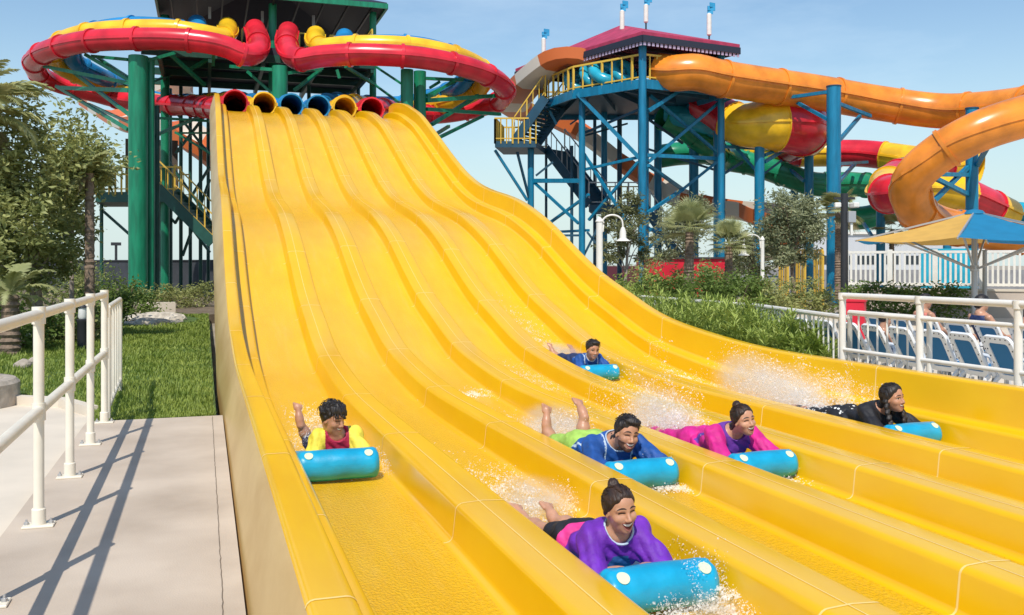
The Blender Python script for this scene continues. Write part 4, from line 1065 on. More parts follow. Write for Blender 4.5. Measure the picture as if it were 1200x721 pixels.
# ------------------------------------------------------------------ stones, low walls on the left
def rock(c, s, label, seed, grp='pale rocks beside the lawn', m=None):
    import bmesh
    bm = bmesh.new(); bmesh.ops.create_icosphere(bm, subdivisions=3, radius=1)
    rg = np.random.default_rng(seed); dirs = rg.normal(size=(9, 3)); dirs /= np.linalg.norm(dirs, axis=1)[:, None]; off = rg.uniform(0.62, 0.95, 9)
    for v in bm.verts:
        p = np.array(v.co)
        for dd, oo in zip(dirs, off):
            q = p @ dd
            if q > oo: p = p - dd * (q - oo) * 0.85
        v.co = Vector(p * np.array(s))
    V = [v.co + Vector(c) for v in bm.verts]; F = [[v.index for v in f.verts] for f in bm.faces]; bm.free()
    o = mesh_obj('rock', V, F, m or M['rock'], None, True, base=Vector(c) - Vector((0, 0, s[2] * 0.7)), sharp=25)
    tag(o, label, 'rock', grp)
rk = [(152, 380, 24, .30, 'low pale rock, leftmost of the rocks at the far end of the lawn'), (163, 384, 23.0, .26, 'rounded pale rock in front of the low kerb beyond the lawn'), (178, 383, 23.2, .34, 'broad pale rock in the middle of the rock bed'), (192, 381, 23.8, .30, 'pale rock right of the broad one in the rock bed'), (205, 382, 23.2, .26, 'rightmost pale rock at the edge of the long grass'), (171, 388, 21.8, .22, 'small pale rock lying nearest the lawn'), (186, 388, 21.6, .2, 'small flat rock at the front of the rock bed')]
for i, (px, py, d, s, lab) in enumerate(rk): rock(G(px, d, 0.02), (s * 1.4, s, s * 0.5), lab, 40 + i)
# gravel bed round the rocks
sheet('gravel_bed', [(G(px, d).x, G(px, d).y) for px, d in ((145, 22), (190, 20.2), (215, 22.5), (212, 26), (150, 26))], -0.05, 0.0, mat('pale_gravel', (0.45, 0.40, 0.32), 0.95, var=0.4, vscale=18, bump=1.0, bscale=30, dist=0.03))
lw = empty('low_wall', G(150, 27, -0.05), 'low beige kerb wall between the rocks and the bushes', 'low wall')
MB().beam(G(40, 21.5, 0.08), G(140, 26.5, 0.08), 0.25, 0.3).build('wall_body', M['concrete_pale'], lw)
MB().beam(G(140, 26.5, 0.1), G(205, 27.2, 0.1), 0.25, 0.34).build('wall_body', M['concrete_pale'], lw)
pp = empty('planter_kerb', G(10, 12, -0.06), 'beige kerb round the planting bed at the left edge', 'kerb')
MB().beam(G(-60, 13.5, 0.04), G(82, 18.2, 0.04), 0.22, 0.22).build('kerb_stone', M['concrete_pale'], pp)
for i, (px, d, sx) in enumerate(((26, 12.4, .12), (41, 12.8, .09))):
    rock(G(px, d, 0.03), (sx, sx * .8, sx * .8), ['larger squared stone block at the corner of the pale path', 'smaller squared stone block right of the larger block'][i], 70 + i, 'stone blocks at the path corner', M['stone'])
pr = empty('round_planter', G(-30, 9.6, -0.06), 'grey rounded planter edge cut off at the left of the picture', 'planter')
MB().lathe(G(-62, 9.4, -0.06), [(0.65, 0), (0.65, 0.22), (0.61, 0.26), (0.50, 0.26), (0.48, 0.2)], 40).build('planter_rim', M['stone'], pr, smooth=True, sharp=40)

# ------------------------------------------------------------------ distant things
wh = empty('warehouse', G(1010, 80, -0.3), 'long pale grey warehouse far behind the blue columns', 'building')
c = G(1030, 85)
M['ware'] = mat('pale_cladding', (0.55, 0.56, 0.58), 0.6, var=0.05, stretch=(8, 8, 0.1))
MB().box(up3(c, 1.9), (16, 6, 4.2), rot=Matrix.Rotation(-PSI, 3, 'Z')).build('wall', M['ware'], wh)
MB().box(up3(c, 4.1), (16.4, 6.4, 0.2), rot=Matrix.Rotation(-PSI, 3, 'Z')).build('roof', M['white_paint'], wh)
for k in range(7):
    MB().box(up3(c + RGT * (-6.5 + 2.1 * k) - FWD * 3.02, 1.75), (1.5, 0.06, 0.75), rot=Matrix.Rotation(-PSI, 3, 'Z')).build('window', M['glass'], wh)
dw = empty('boundary_wall', G(150, 58, -0.3), 'long dark boundary wall behind the green tower', 'wall')
MB().beam(G(-120, 62, 0.6), G(258, 52, 0.6), 0.3, 1.9).build('wall_body', M['dkwall'], dw)
MB().beam(G(-120, 62, 1.58), G(258, 52, 1.58), 0.4, 0.08).build('coping', M['dark'], dw)
dh = empty('boundary_wall', G(730, 60, -0.3), 'long maroon boundary wall behind the blue tower', 'wall')
MB().beam(G(640, 60, 0.45), G(760, 60, 0.45), 0.3, 1.6).build('wall_body', mat('maroon_wall', (0.11, 0.02, 0.035), 0.7), dh)
gv = empty('boundary_wall', G(900, 62, -0.3), 'grey boundary wall far behind the trees and blue columns', 'wall')
MB().beam(G(760, 66, 0.3), G(1330, 60, 0.3), 0.3, 1.4).build('wall_body', mat('grey_wall', (0.25, 0.25, 0.26), 0.8, var=0.1), gv)
ap = empty('flood_light_mast', G(136, 90, -0.3), 'thin distant flood light mast left of the thick green column', 'mast')
MB().tube([G(136, 90, -0.3), G(136, 90, zat(286, 90))], 0.12, 6).build('mast', M['dark'], ap, smooth=True)
MB().box(G(136, 90, zat(286, 90)), (0.9, 0.3, 0.3)).build('lamp_head', M['dark'], ap)
# blue bin frames and yellow steps below the big tree on the right
ys = empty('yellow_steps', G(935, 36, -0.1), 'small yellow railed steps at the foot of the blue columns', 'steps')
for px in (914, 934, 955):
    rail_run(ys, G(px, 36, -0.1), G(px + 9, 35, -0.1), 2.0, 0.3, w=0.06)
for k in range(5): MB().box(up3(G(930, 36), 0.0 + 0.22 * k) + FWD * 0.25 * k, (1.5, 0.3, 0.05), rot=Matrix.Rotation(-PSI, 3, 'Z')).build('tread', M['blue_dark'], ys)
# ------------------------------------------------------------------ vegetation
def leafmat(name, c1, c2, rough=0.55, tr=0.3):
    m = mat(name, c1, rough, col2=c2, vscale=2.3, transl=tr, detail=6, c2pos=(0.3, 0.7), spec=0.4)
    return m
M['lf_dark'] = leafmat('dark_leaves', (0.17, 0.21, 0.055), (0.48, 0.48, 0.18))
M['lf_olive'] = leafmat('olive_leaves', (0.13, 0.145, 0.055), (0.30, 0.30, 0.14))
M['lf_grey'] = leafmat('grey_green_leaves', (0.20, 0.23, 0.115), (0.44, 0.46, 0.27))
M['lf_bright'] = leafmat('bright_leaves', (0.22, 0.30, 0.04), (0.52, 0.60, 0.16))
M['lf_mid'] = leafmat('mid_green_leaves', (0.075, 0.135, 0.02), (0.20, 0.28, 0.06))
M['lf_palm'] = leafmat('palm_leaves', (0.22, 0.25, 0.08), (0.50, 0.50, 0.24))
M['lf_dry'] = leafmat('dry_palm_leaves', (0.16, 0.14, 0.07), (0.30, 0.26, 0.14))
M['grass_b'] = leafmat('grass_blades', (0.15, 0.23, 0.028), (0.38, 0.45, 0.09), tr=0.35)

def leaves(centers, size, rg, up_bias=0.3, aspect=2.2, jitter=0.35, droop=0.0):
    """kite-shaped leaves with a folded midrib (two quads... four triangles as 2 quads)"""
    n = len(centers)
    d = rg.normal(size=(n, 3)); d[:, 2] = d[:, 2] * 0.6 - droop; d /= np.linalg.norm(d, axis=1)[:, None]
    nr = rg.normal(size=(n, 3)); nr[:, 2] += up_bias * 3
    s = np.cross(d, nr); s /= np.linalg.norm(s, axis=1)[:, None] + 1e-9
    nn = np.cross(s, d)
    L = size * rg.uniform(1 - jitter, 1 + jitter, n)[:, None]; Wd = L / aspect
    base = centers; tip = centers + d * L - nn * L * 0.12
    m1 = centers + d * L * 0.45 + s * Wd * 0.5 + nn * L * 0.05; m2 = centers + d * L * 0.45 - s * Wd * 0.5 + nn * L * 0.05
    V = np.stack([base, m1, tip, m2], 1).reshape(-1, 3)
    F = np.arange(4 * n).reshape(-1, 4)
    return V, F

def clump_points(c, r, n, rg, nclump=None, shell=0.55, flat=1.0):
    """points gathered in clumps spread through an ellipsoid"""
    c = np.array(c, float); r = np.array(r, float)
    nc = nclump or max(6, n // 90)
    u = rg.normal(size=(nc, 3)); u /= np.linalg.norm(u, axis=1)[:, None]
    rad = rg.uniform(shell, 1.0, nc) ** 0.7
    cc = u * rad[:, None] * rg.uniform(0.8, 1.15, nc)[:, None]
    k = rg.integers(0, nc, n); cs = rg.uniform(0.14, 0.30, nc)
    pts = cc[k] + rg.normal(size=(n, 3)) * cs[k][:, None] * 0.75
    return c + pts * r, c + cc * r

def tree(name, base, crown_c, crown_r, n, leaf, m, label, cat='tree', group=None, trunk_r=0.07, seed=1, tm='trunk', branches=9, aspect=2.2, droop=0.0, lean=(0, 0), shell=0.45, forks=1, nclump=None):
    rg = np.random.default_rng(seed)
    base = Vector(base); root = empty(name, base, label, cat, group)
    cs = crown_c if isinstance(crown_c, list) else [crown_c]; rs = crown_r if isinstance(crown_r, list) else [crown_r]
    V, F, CC = [], [], []
    tot = sum(r[0] * r[1] * r[2] for r in rs)
    off = 0
    for c, r in zip(cs, rs):
        k = int(n * r[0] * r[1] * r[2] / tot)
        p, cc = clump_points(c, r, k, rg, shell=shell, nclump=nclump); CC.append(cc)
        v, f = leaves(p, leaf, rg, aspect=aspect, droop=droop); V.append(v); F.append(f + off); off += len(v)
    mesh_obj('crown', np.concatenate(V), np.concatenate(F), m, root, False)
    CC = np.concatenate(CC)
    mb = MB(); c0 = Vector(np.mean(np.array(cs), axis=0))
    for fk in range(forks):
        o = Vector((rg.uniform(-1, 1), rg.uniform(-1, 1), 0)) * (trunk_r * 2.5 if forks > 1 else 0)
        mid = base.lerp(c0, 0.5) + Vector((lean[0] + rg.uniform(-.1, .1), lean[1], 0)) + o
        top = c0 + o * 3 + Vector((0, 0, rs[0][2] * 0.1))
        path = catmull([base + o, mid, top], 8)
        mb.tube(path, lambda t: trunk_r * (1.15 - 0.7 * t), 9)
        for b in range(branches):
            q = CC[rg.integers(0, len(CC))]; t0 = rg.uniform(0.45, 0.95); s = path[int(t0 * (len(path) - 1))]
            e = Vector(q); mb.tube(catmull([s, s.lerp(e, 0.5) + Vector((0, 0, 0.12 * (e - s).length)), e], 4), lambda t: trunk_r * (0.42 - 0.32 * t), 6)
    mb.build('trunk', M[tm], root, smooth=True)
    return root

def bush(name, c, r, n, leaf, m, label, cat='bush', group=None, seed=1, aspect=2.4, shell=0.3, stems=True):
    rg = np.random.default_rng(seed); c = np.array(c, float); r = np.array(r, float)
    root = empty(name, (c[0], c[1], c[2]), label, cat, group)
    p, cc = clump_points(c + np.array([0, 0, r[2] * 0.45]), r * np.array([1, 1, 0.62]), n, rg, shell=shell)
    p = p[p[:, 2] > c[2] - 0.02]
    v, f = leaves(p, leaf, rg, aspect=aspect); mesh_obj('foliage', v, f, m, root, False)
    mb = MB()
    for k in range(7):
        e = Vector(cc[rg.integers(0, len(cc))]); e.z = max(e.z, c[2] + 0.1); mb.tube([(c[0], c[1], c[2]), Vector((c[0], c[1], c[2])).lerp(e, 0.6), e], 0.012, 5)
    mb.build('stems', M['trunk'], root)
    return root

def palm(base, h, r_tr, nf, flen, label, seed, m='lf_palm', fan=False, lean=(0, 0), droop=1.0, tm='trunk', up=0.2, leafw=0.035):
    rg = np.random.default_rng(seed); base = Vector(base); root = empty('palm_tree', base, label, 'palm tree', 'palm trees')
    top = base + Vector((lean[0], lean[1], h))
    # trunk with rings of old leaf bases
    path = resample(catmull([base, base.lerp(top, 0.5) + Vector((lean[0] * -0.15, 0, 0)), top], 8), 0.05)
    mb = MB(); mb.tube(path, lambda t: r_tr * (1.15 - 0.25 * t) * (1 + 0.13 * math.sin(t * h / 0.11 * 2 * PI)), 10)
    mb.build('trunk', M[tm], root, smooth=True)
    V, F, mi = [], [], []
    for k in range(nf):
        az = 2 * PI * k / nf * 2.4 + rg.uniform(-.3, .3); el = rg.uniform(-0.55, 1.25) + up * 0.5; L = flen * rg.uniform(0.75, 1.1)
        hd = Vector((math.cos(az), math.sin(az), 0)); dry = el < -0.25
        pts = []
        p = top.copy(); e = el
        for i in range(9):
            pts.append(p.copy()); p = p + (hd * math.cos(e) + Vector((0, 0, math.sin(e)))) * (L / 8); e -= 0.17 * droop * (0.5 + i * 0.16)
        side = hd.cross(Vector((0, 0, 1)))
        if fan:
            # bare stalk and a fan of stiff blades
            st = pts[4]; o = len(V); dr = (pts[4] - pts[3]).normalized(); s0 = side; nrm = s0.cross(dr)
            V += [pts[0] + side * .012, pts[0] - side * .012, st - side * .008, st + side * .008]; F.append([o, o + 1, o + 2, o + 3]); mi.append(1 if dry else 0)
            for b in range(27):
                a = -1.75 + 3.5 * b / 26; dv = (dr * math.cos(a) + s0 * math.sin(a)); ln = L * 0.52 * (0.75 + 0.25 * math.cos(a)) * rg.uniform(.9, 1.05)
                wv = (s0 * math.cos(a) - dr * math.sin(a)) * leafw * 0.5; o = len(V)
                md = st + dv * ln * 0.55 - Vector((0, 0, ln * 0.03)); tp = st + dv * ln - Vector((0, 0, ln * 0.22))
                V += [st - wv * .3, st + wv * .3, md + wv, md - wv, tp]; F += [[o, o + 1, o + 2, o + 3], [o + 3, o + 2, o + 4]]; mi += [1 if dry else 0] * 2
        else:
            for i in range(8):
                a, b = pts[i], pts[i + 1]; o = len(V)
                wv = side * 0.014; V += [a + wv, a - wv, b - wv, b + wv]; F.append([o, o + 1, o + 2, o + 3]); mi.append(1 if dry else 0)
                nl = 5
                for j in range(nl):
                    t = (i + j / nl) / 8
                    if t < 0.15: continue
                    q = a.lerp(b, j / nl); dr = (b - a).normalized(); ln = L * 0.26 * math.sin(PI * (0.18 + 0.78 * t)) * rg.uniform(.85, 1.1)
                    for s in (-1, 1):
                        dv = (dr * 0.75 + side * s * 0.85 + Vector((0, 0, 0.10 - 0.3 * rg.random()))).normalized(); w2 = dr * leafw * 0.45; o = len(V)
                        V += [q - w2, q + w2, q + dv * ln * .6 + w2 * .8, q + dv * ln - Vector((0, 0, ln * .15))]; F.append([o, o + 1, o + 2, o + 3]); mi.append(1 if dry else 0)
    mesh_obj('fronds', V, F, [M[m], M['lf_dry']], root, False, mi)
    return root

# left group
def crown(px, py, d): v = P(px, py, d); return (v.x, v.y, v.z)
tree('leafy_tree', G(52, 16.5, -0.05), [crown(45, 195, 16.3), crown(10, 260, 15.5), crown(70, 290, 17), crown(30, 300, 16.2)], [(.9, .9, 1.1), (.75, .7, .85), (.55, .6, .6), (.75, .6, .55)], 11000, 0.12, M['lf_dark'], 'dense broad leaved tree with a pale trunk left of the palm', seed=3, trunk_r=0.06, tm='trunk_pale', forks=2, shell=0.5, nclump=26)
tree('leafy_tree', G(84, 19.5, -0.05), [crown(92, 195, 19.5), crown(80, 250, 19.8)], [(.75, .8, .75), (.6, .6, .7)], 5500, 0.12, M['lf_dark'], 'smaller broad leaved tree just left of the palm trunk', seed=4, trunk_r=0.05, tm='trunk_pale', shell=0.3)
tree('leafy_tree', G(-40, 17, -0.05), [crown(-30, 200, 17), crown(-20, 290, 16)], [(.9, .9, 1.2), (.8, .8, .9)], 5500, 0.12, M['lf_dark'], 'broad leaved tree at the left edge of the picture', seed=5, trunk_r=0.07, tm='trunk_pale', shell=0.25)
palm(G(105, 16.5, -0.05), zat(200, 16.5), 0.08, 30, 0.62, 'slim palm with a ringed trunk in front of the green tower', 6, droop=1.0)
palm(G(-38, 15.2, -0.05), zat(132, 15.2), 0.14, 44, 1.4, 'palm with drooping olive fronds behind the leafy trees at far left', 8, m='lf_palm', droop=1.1)
palm(G(12, 14.2, -0.05), 0.95, 0.13, 12, 0.8, 'stubby young palm with a scaly trunk near the left edge', 9, droop=1.1)
bs = [(20, 15.2, (.9, .6, .75), 'lf_mid', 'low green bush under the leafy trees at far left'), (70, 16.8, (.8, .55, .7), 'lf_dark', 'dark bush between the planter kerb and the tree trunks'), (120, 20.5, (.75, .6, .85), 'lf_mid', 'green bush right of the palm trunk'), (150, 24, (.9, .7, .95), 'lf_mid', 'rounded bush at the foot of the thick green column'), (185, 30, (1.2, .8, .8), 'lf_dark', 'dark bush behind the rocks'), (222, 31, (1.0, .8, .7), 'lf_dark', 'dark bush next to the yellow slide in the shade of the tower'), (110, 27, (1.3, .8, 1.3), 'lf_mid', 'taller bush behind the palm trunk'), (60, 24, (1.6, .9, 1.6), 'lf_dark', 'tall dark shrub behind the left tree trunks')]
for i, (px, d, r, m, lab) in enumerate(bs): bush('bush', G(px, d, -0.05), r, 1900, 0.10, M[m], lab, seed=20 + i, group='bushes round the left trees')

# right group, in front of and below the blue tower
tree('leafy_tree', G(727, 27, -0.1), [crown(735, 262, 27), crown(720, 300, 27), crown(752, 285, 27.5), crown(738, 235, 27)], [(.7, .7, .55), (.5, .5, .45), (.4, .4, .5), (.42, .4, .45)], 3300, 0.13, M['lf_olive'], 'airy young tree with a pale trunk beside the tall white lamp', seed=31, trunk_r=0.055, tm='trunk_pale', shell=0.35, aspect=2.6)
tree('leafy_tree', G(932, 31, -0.1), [crown(925, 255, 31), crown(945, 270, 31), crown(905, 280, 31.5), crown(930, 300, 31)], [(.95, .9, .85), (.8, .7, .7), (.75, .7, .6), (.8, .6, .5)], 7500, 0.16, M['lf_grey'], 'grey green tree in front of the blue columns', seed=33, trunk_r=0.08, shell=0.3, aspect=3)
tree('leafy_tree', G(800, 36, -0.1), [crown(800, 262, 36), crown(818, 245, 36.3), crown(790, 285, 36)], [(1.1, 1, .9), (.8, .8, .7), (1.0, .8, .8)], 4500, 0.16, M['lf_grey'], 'dark green tree behind the taller fan palm', seed=34, trunk_r=0.08, shell=0.3, aspect=3)
tree('leafy_tree', G(884, 33, -0.1), [crown(880, 300, 33)], [(1.0, .9, .9)], 2600, 0.15, M['lf_grey'], 'dark bushy tree behind the smaller white lamp', seed=36, trunk_r=0.07, shell=0.3)
palm(G(808, 28, -0.1), zat(268, 28), 0.13, 46, 1.15, 'taller fan palm in front of the red counter', 41, fan=True, leafw=0.03, droop=0.55, up=0.9)
palm(G(854, 29, -0.1), zat(284, 29), 0.125, 40, 1.0, 'shorter fan palm right of the taller one', 42, fan=True, leafw=0.03, droop=0.55, up=0.9)
palm(G(982, 38, -0.1), zat(246, 38), 0.12, 22, 1.3, 'small fan palm half hidden behind the dark camera pole', 43, fan=True, leafw=0.07)
palm(G(1045, 44, -0.1), zat(268, 44), 0.12, 20, 1.3, 'distant fan palm left of the parasol', 44, fan=True, leafw=0.07)
hb = [(700, 24.5, (.6, .5, .65), 'lf_mid', 'bush at the foot of the tall white lamp'), (745, 25, (.95, .7, .95), 'lf_bright', 'light green bush left of the taller fan palm'), (785, 24, (1.0, .7, .9), 'lf_mid', 'green bush left of the taller fan palm trunk'), (825, 25, (1.0, .7, .95), 'lf_mid', 'green bush between the two fan palms'), (862, 25.5, (.95, .7, .95), 'lf_mid', 'green bush below the shorter fan palm'), (900, 26, (1.0, .7, .85), 'lf_dark', 'dark bush below the smaller white lamp'), (945, 27, (1.0, .7, .75), 'lf_dark', 'dark bush at the foot of the grey green tree'), (765, 30, (1.2, .9, 1.35), 'lf_dark', 'dark shrub at the left end of the red counter'), (835, 31, (1.0, .9, 1.1), 'lf_dark', 'dark shrub in front of the red counter'), (1090, 24, (1.6, .5, .8), 'lf_mid', 'green bush along the beige wall behind the loungers'), (1030, 24.5, (1.2, .5, .7), 'lf_mid', 'green bush at the left end of the beige wall')]
for i, (px, d, r, m, lab) in enumerate(hb): bush('bush', G(px, d, -0.1), (r[0], r[1], r[2] * 1.22), 2300, 0.12, M[m], lab, seed=60 + i, group='bushes in the bed below the blue tower')
# tall reed-like shrubs right behind the slide wall
def reed(c, r, h, n, label, seed):
    rg = np.random.default_rng(seed); root = empty('reed_shrub', c, label, 'shrub', 'bright reed like shrubs behind the slide wall')
    V, F = [], []
    c = np.array(c)
    st = 90
    a = rg.uniform(0, 2 * PI, st); rad = np.sqrt(rg.uniform(0, 1, st)) * r; hh = h * rg.uniform(.7, 1.05, st) * (1 - 0.35 * (rad / r) ** 2)
    sp = np.stack([np.cos(a) * rad, np.sin(a) * rad, np.zeros(st)], 1)
    k = rg.integers(0, st, n); t = rg.uniform(0.1, 1.0, n) ** 0.8
    lean = sp[k] * (0.35 * t[:, None])
    p = c + sp[k] + lean + np.stack([np.zeros(n), np.zeros(n), hh[k] * t], 1)
    L = rg.uniform(.10, .2, n)[:, None]; az = rg.uniform(0, 2 * PI, n); el = rg.uniform(.2, 1.2, n)
    d = np.stack([np.cos(az) * np.cos(el), np.sin(az) * np.cos(el), np.sin(el)], 1); s = np.stack([-np.sin(az), np.cos(az), np.zeros(n)], 1) * 0.011
    m1 = p + d * L * .5 ; tp = p + d * L - np.array([0, 0, 1]) * L * 0.15
    V = np.stack([p, m1 + s, tp, m1 - s], 1).reshape(-1, 3)
    mesh_obj('leaves', V, np.arange(4 * n).reshape(-1, 4), M['lf_bright'], root, False)
    mb = MB()
    for q, z in zip(sp[:30], hh[:30]):
        b = Vector(c + q); mb.tube([b, b + Vector((q[0] * .2, q[1] * .2, z * .6)), b + Vector((q[0] * .35, q[1] * .35, z))], 0.006, 4)
    mb.build('stems', M['lf_mid'], root)
rs = [(6.75, 9.75, .40, .78), (6.75, 10.6, .5, .92), (6.9, 11.6, .55, .98), (6.85, 12.7, .55, .95), (6.85, 13.9, .6, .98), (6.8, 15.2, .6, 1.02), (6.9, 16.6, .65, 1.05), (6.8, 18.2, .7, 1.1), (7.0, 12.1, .4, .9), (6.7, 9.3, .25, .6)]
rlab = ['bright reed shrub nearest the lounger fence end', 'bright reed shrub second from the fence end along the slide wall', 'third bright reed shrub from the fence end along the slide wall', 'fourth bright reed shrub from the fence end along the slide wall', 'fifth bright reed shrub from the fence end along the slide wall', 'sixth bright reed shrub from the fence end along the slide wall', 'seventh bright reed shrub from the fence end along the slide wall', 'farthest bright reed shrub along the slide wall', 'bright reed shrub in the second line, touching the barred fence', 'small reed shrub in the corner of the barred fence']
for i, (x, y, r, h) in enumerate(rs): reed((x, y, -0.08), r, h * 1.06, 4600, rlab[i], 90 + i)

# lawn blades
def lawn_blades(n, seed):
    rg = np.random.default_rng(seed); poly = np.array(LAWN)
    # denser near the camera: sample depth with a bias
    u = rg.random(n * 3); y = 8.9 + (27.2 - 8.9) * u ** 1.9; x = rg.uniform(-7.5, 0.08, n * 3)
    ins = np.zeros(len(x), bool); j = len(poly) - 1
    for i in range(len(poly)):
        xi, yi = poly[i]; xj, yj = poly[j]
        c = ((yi > y) != (yj > y)) & (x < (xj - xi) * (y - yi) / (yj - yi + 1e-12) + xi); ins ^= c; j = i
    g = G(180, 23); ins &= ~(((x - g.x) / 1.1) ** 2 + ((y - g.y) / 2.3) ** 2 < 1)
    x, y = x[ins][:n], y[ins][:n]; n = len(x)
    patch = 0.75 + 0.35 * np.sin(x * 2.1 + 1.3 * np.sin(y * 1.1)) * np.sin(y * 1.7 + x)
    far = np.clip((y - 9) / 16, 0, 1)
    h = rg.uniform(.03, .075, n) * patch * (1 + 0.9 * far); az = rg.uniform(0, 2 * PI, n); ln = rg.uniform(.15, .9, n) * h
    w = 0.0045 * (1 + 1.6 * far)
    p = np.stack([x, y, np.full(n, -0.022)], 1); s = np.stack([-np.sin(az), np.cos(az), 0 * az], 1) * w[:, None]; d = np.stack([np.cos(az) * ln, np.sin(az) * ln, h], 1)
    m = p + d * 0.55 - np.stack([np.cos(az) * ln * .12, np.sin(az) * ln * .12, -h * .08], 1)
    V = np.stack([p - s, p + s, m + s * .8, p + d, m - s * .8], 1).reshape(-1, 3)
    i = np.arange(n)[:, None] * 5
    F = np.concatenate([i + np.array([[0, 1, 2, 4]]), np.concatenate([i + 4, i + 2, i + 3, i + 3], 1)[:, :4]], 0)
    q = i + np.array([[0, 1, 2, 4]]); t = i + np.array([[4, 2, 3]])
    V = V; F = [*map(list, q), *map(list, t)]
    o = mesh_obj('grass', V, F, M['grass_b'], None, False)
    tag(o, kind='stuff')
lawn_blades(75000, 5)
# ------------------------------------------------------------------ riders and mats
M['mat_blue'] = mat('blue_mat_vinyl', (0.004, 0.33, 0.56), 0.38, var=0.14, vscale=7, bump=0.3, bscale=16, dist=0.012, coat=0.2)
M['mat_dark'] = mat('dark_blue_trim', (0.01, 0.06, 0.16), 0.5)
M['patch'] = mat('pale_patch', (0.62, 0.74, 0.50), 0.5)
M['skin_l'] = mat('light_skin', (0.55, 0.285, 0.175), 0.40, var=0.10, vscale=14, sss=0.12, coat=0.10, bump=0.25, bscale=90, dist=0.002)
M['skin_m'] = mat('tan_skin', (0.50, 0.25, 0.15), 0.40, var=0.10, vscale=14, sss=0.12, coat=0.10, bump=0.25, bscale=90, dist=0.002)
M['skin_d'] = mat('brown_skin', (0.36, 0.17, 0.095), 0.40, var=0.10, vscale=14, sss=0.1, coat=0.10)
M['hair'] = mat('dark_brown_hair', (0.014, 0.007, 0.005), 0.52, col2=(0.055, 0.026, 0.014), vscale=22, bump=0.9, bscale=40, dist=0.008, stretch=(0.35, 3.2, 0.8))
M['hair_k'] = mat('black_hair', (0.007, 0.006, 0.007), 0.5, col2=(0.032, 0.024, 0.020), vscale=26, stretch=(0.5, 2.2, 0.8), bump=0.7, bscale=60, dist=0.006)
M['teeth'] = mat('teeth', (0.80, 0.76, 0.68), 0.3)
M['mouth'] = mat('open_mouth', (0.10, 0.012, 0.012), 0.5)
M['lip'] = mat('lips', (0.52, 0.19, 0.15), 0.45)
M['brow'] = mat('eyebrow_hair', (0.022, 0.012, 0.008), 0.7)
M['eye_w'] = mat('eye_white', (0.65, 0.6, 0.55), 0.2)
M['eye_d'] = mat('dark_iris', (0.010, 0.006, 0.005), 0.15)
M['lash'] = mat('eyelid_line', (0.030, 0.012, 0.008), 0.6)
def cloth(name, c, var=0.12, rough=0.66): return mat(name, c, rough, var=var * 1.6, vscale=11, bump=0.75, bscale=22, dist=0.014)
M['c_purple'] = cloth('purple_shirt', (0.15, 0.022, 0.40)); M['c_teal'] = cloth('teal_blue_print', (0.02, 0.11, 0.32)); M['c_black'] = cloth('black_cloth', (0.012, 0.012, 0.016))
M['c_pinkband'] = cloth('pink_band', (0.75, 0.04, 0.26)); M['c_blue'] = cloth('blue_rash_shirt', (0.010, 0.075, 0.30)); M['c_piping'] = cloth('pale_piping', (0.45, 0.55, 0.66), 0.0)
M['c_lime'] = cloth('lime_shorts', (0.36, 0.58, 0.10)); M['c_magenta'] = cloth('magenta_sleeves', (0.62, 0.012, 0.23)); M['c_violet'] = cloth('violet_front', (0.13, 0.03, 0.30))
M['c_yellow'] = cloth('yellow_sleeves', (0.82, 0.70, 0.07)); M['c_red'] = cloth('crimson_front', (0.42, 0.012, 0.06)); M['c_navy'] = cloth('navy_cloth', (0.016, 0.03, 0.10))
# black leggings with pale flower shapes
def print_mat():
    m, nt, b = new_mat('flower_print_leggings'); N, L = nt.nodes, nt.links
    tc = N.new('ShaderNodeTexCoord'); v = N.new('ShaderNodeTexVoronoi'); v.inputs['Scale'].default_value = 26
    L.new(tc.outputs['Object'], v.inputs['Vector']); r = N.new('ShaderNodeValToRGB')
    r.color_ramp.interpolation = 'CONSTANT'; r.color_ramp.elements[0].color = (0.75, 0.75, 0.72, 1); r.color_ramp.elements[1].color = (0.012, 0.012, 0.016, 1); r.color_ramp.elements[1].position = 0.33
    L.new(v.outputs['Distance'], r.inputs['Fac']); L.new(r.outputs['Color'], b.inputs['Base Color']); b.inputs['Roughness'].default_value = 0.6
    return m
M['c_print'] = print_mat()

def Rm(yaw, pitch, roll):
    return np.array((Euler((math.radians(roll), math.radians(pitch), math.radians(yaw)), 'XYZ')).to_matrix())

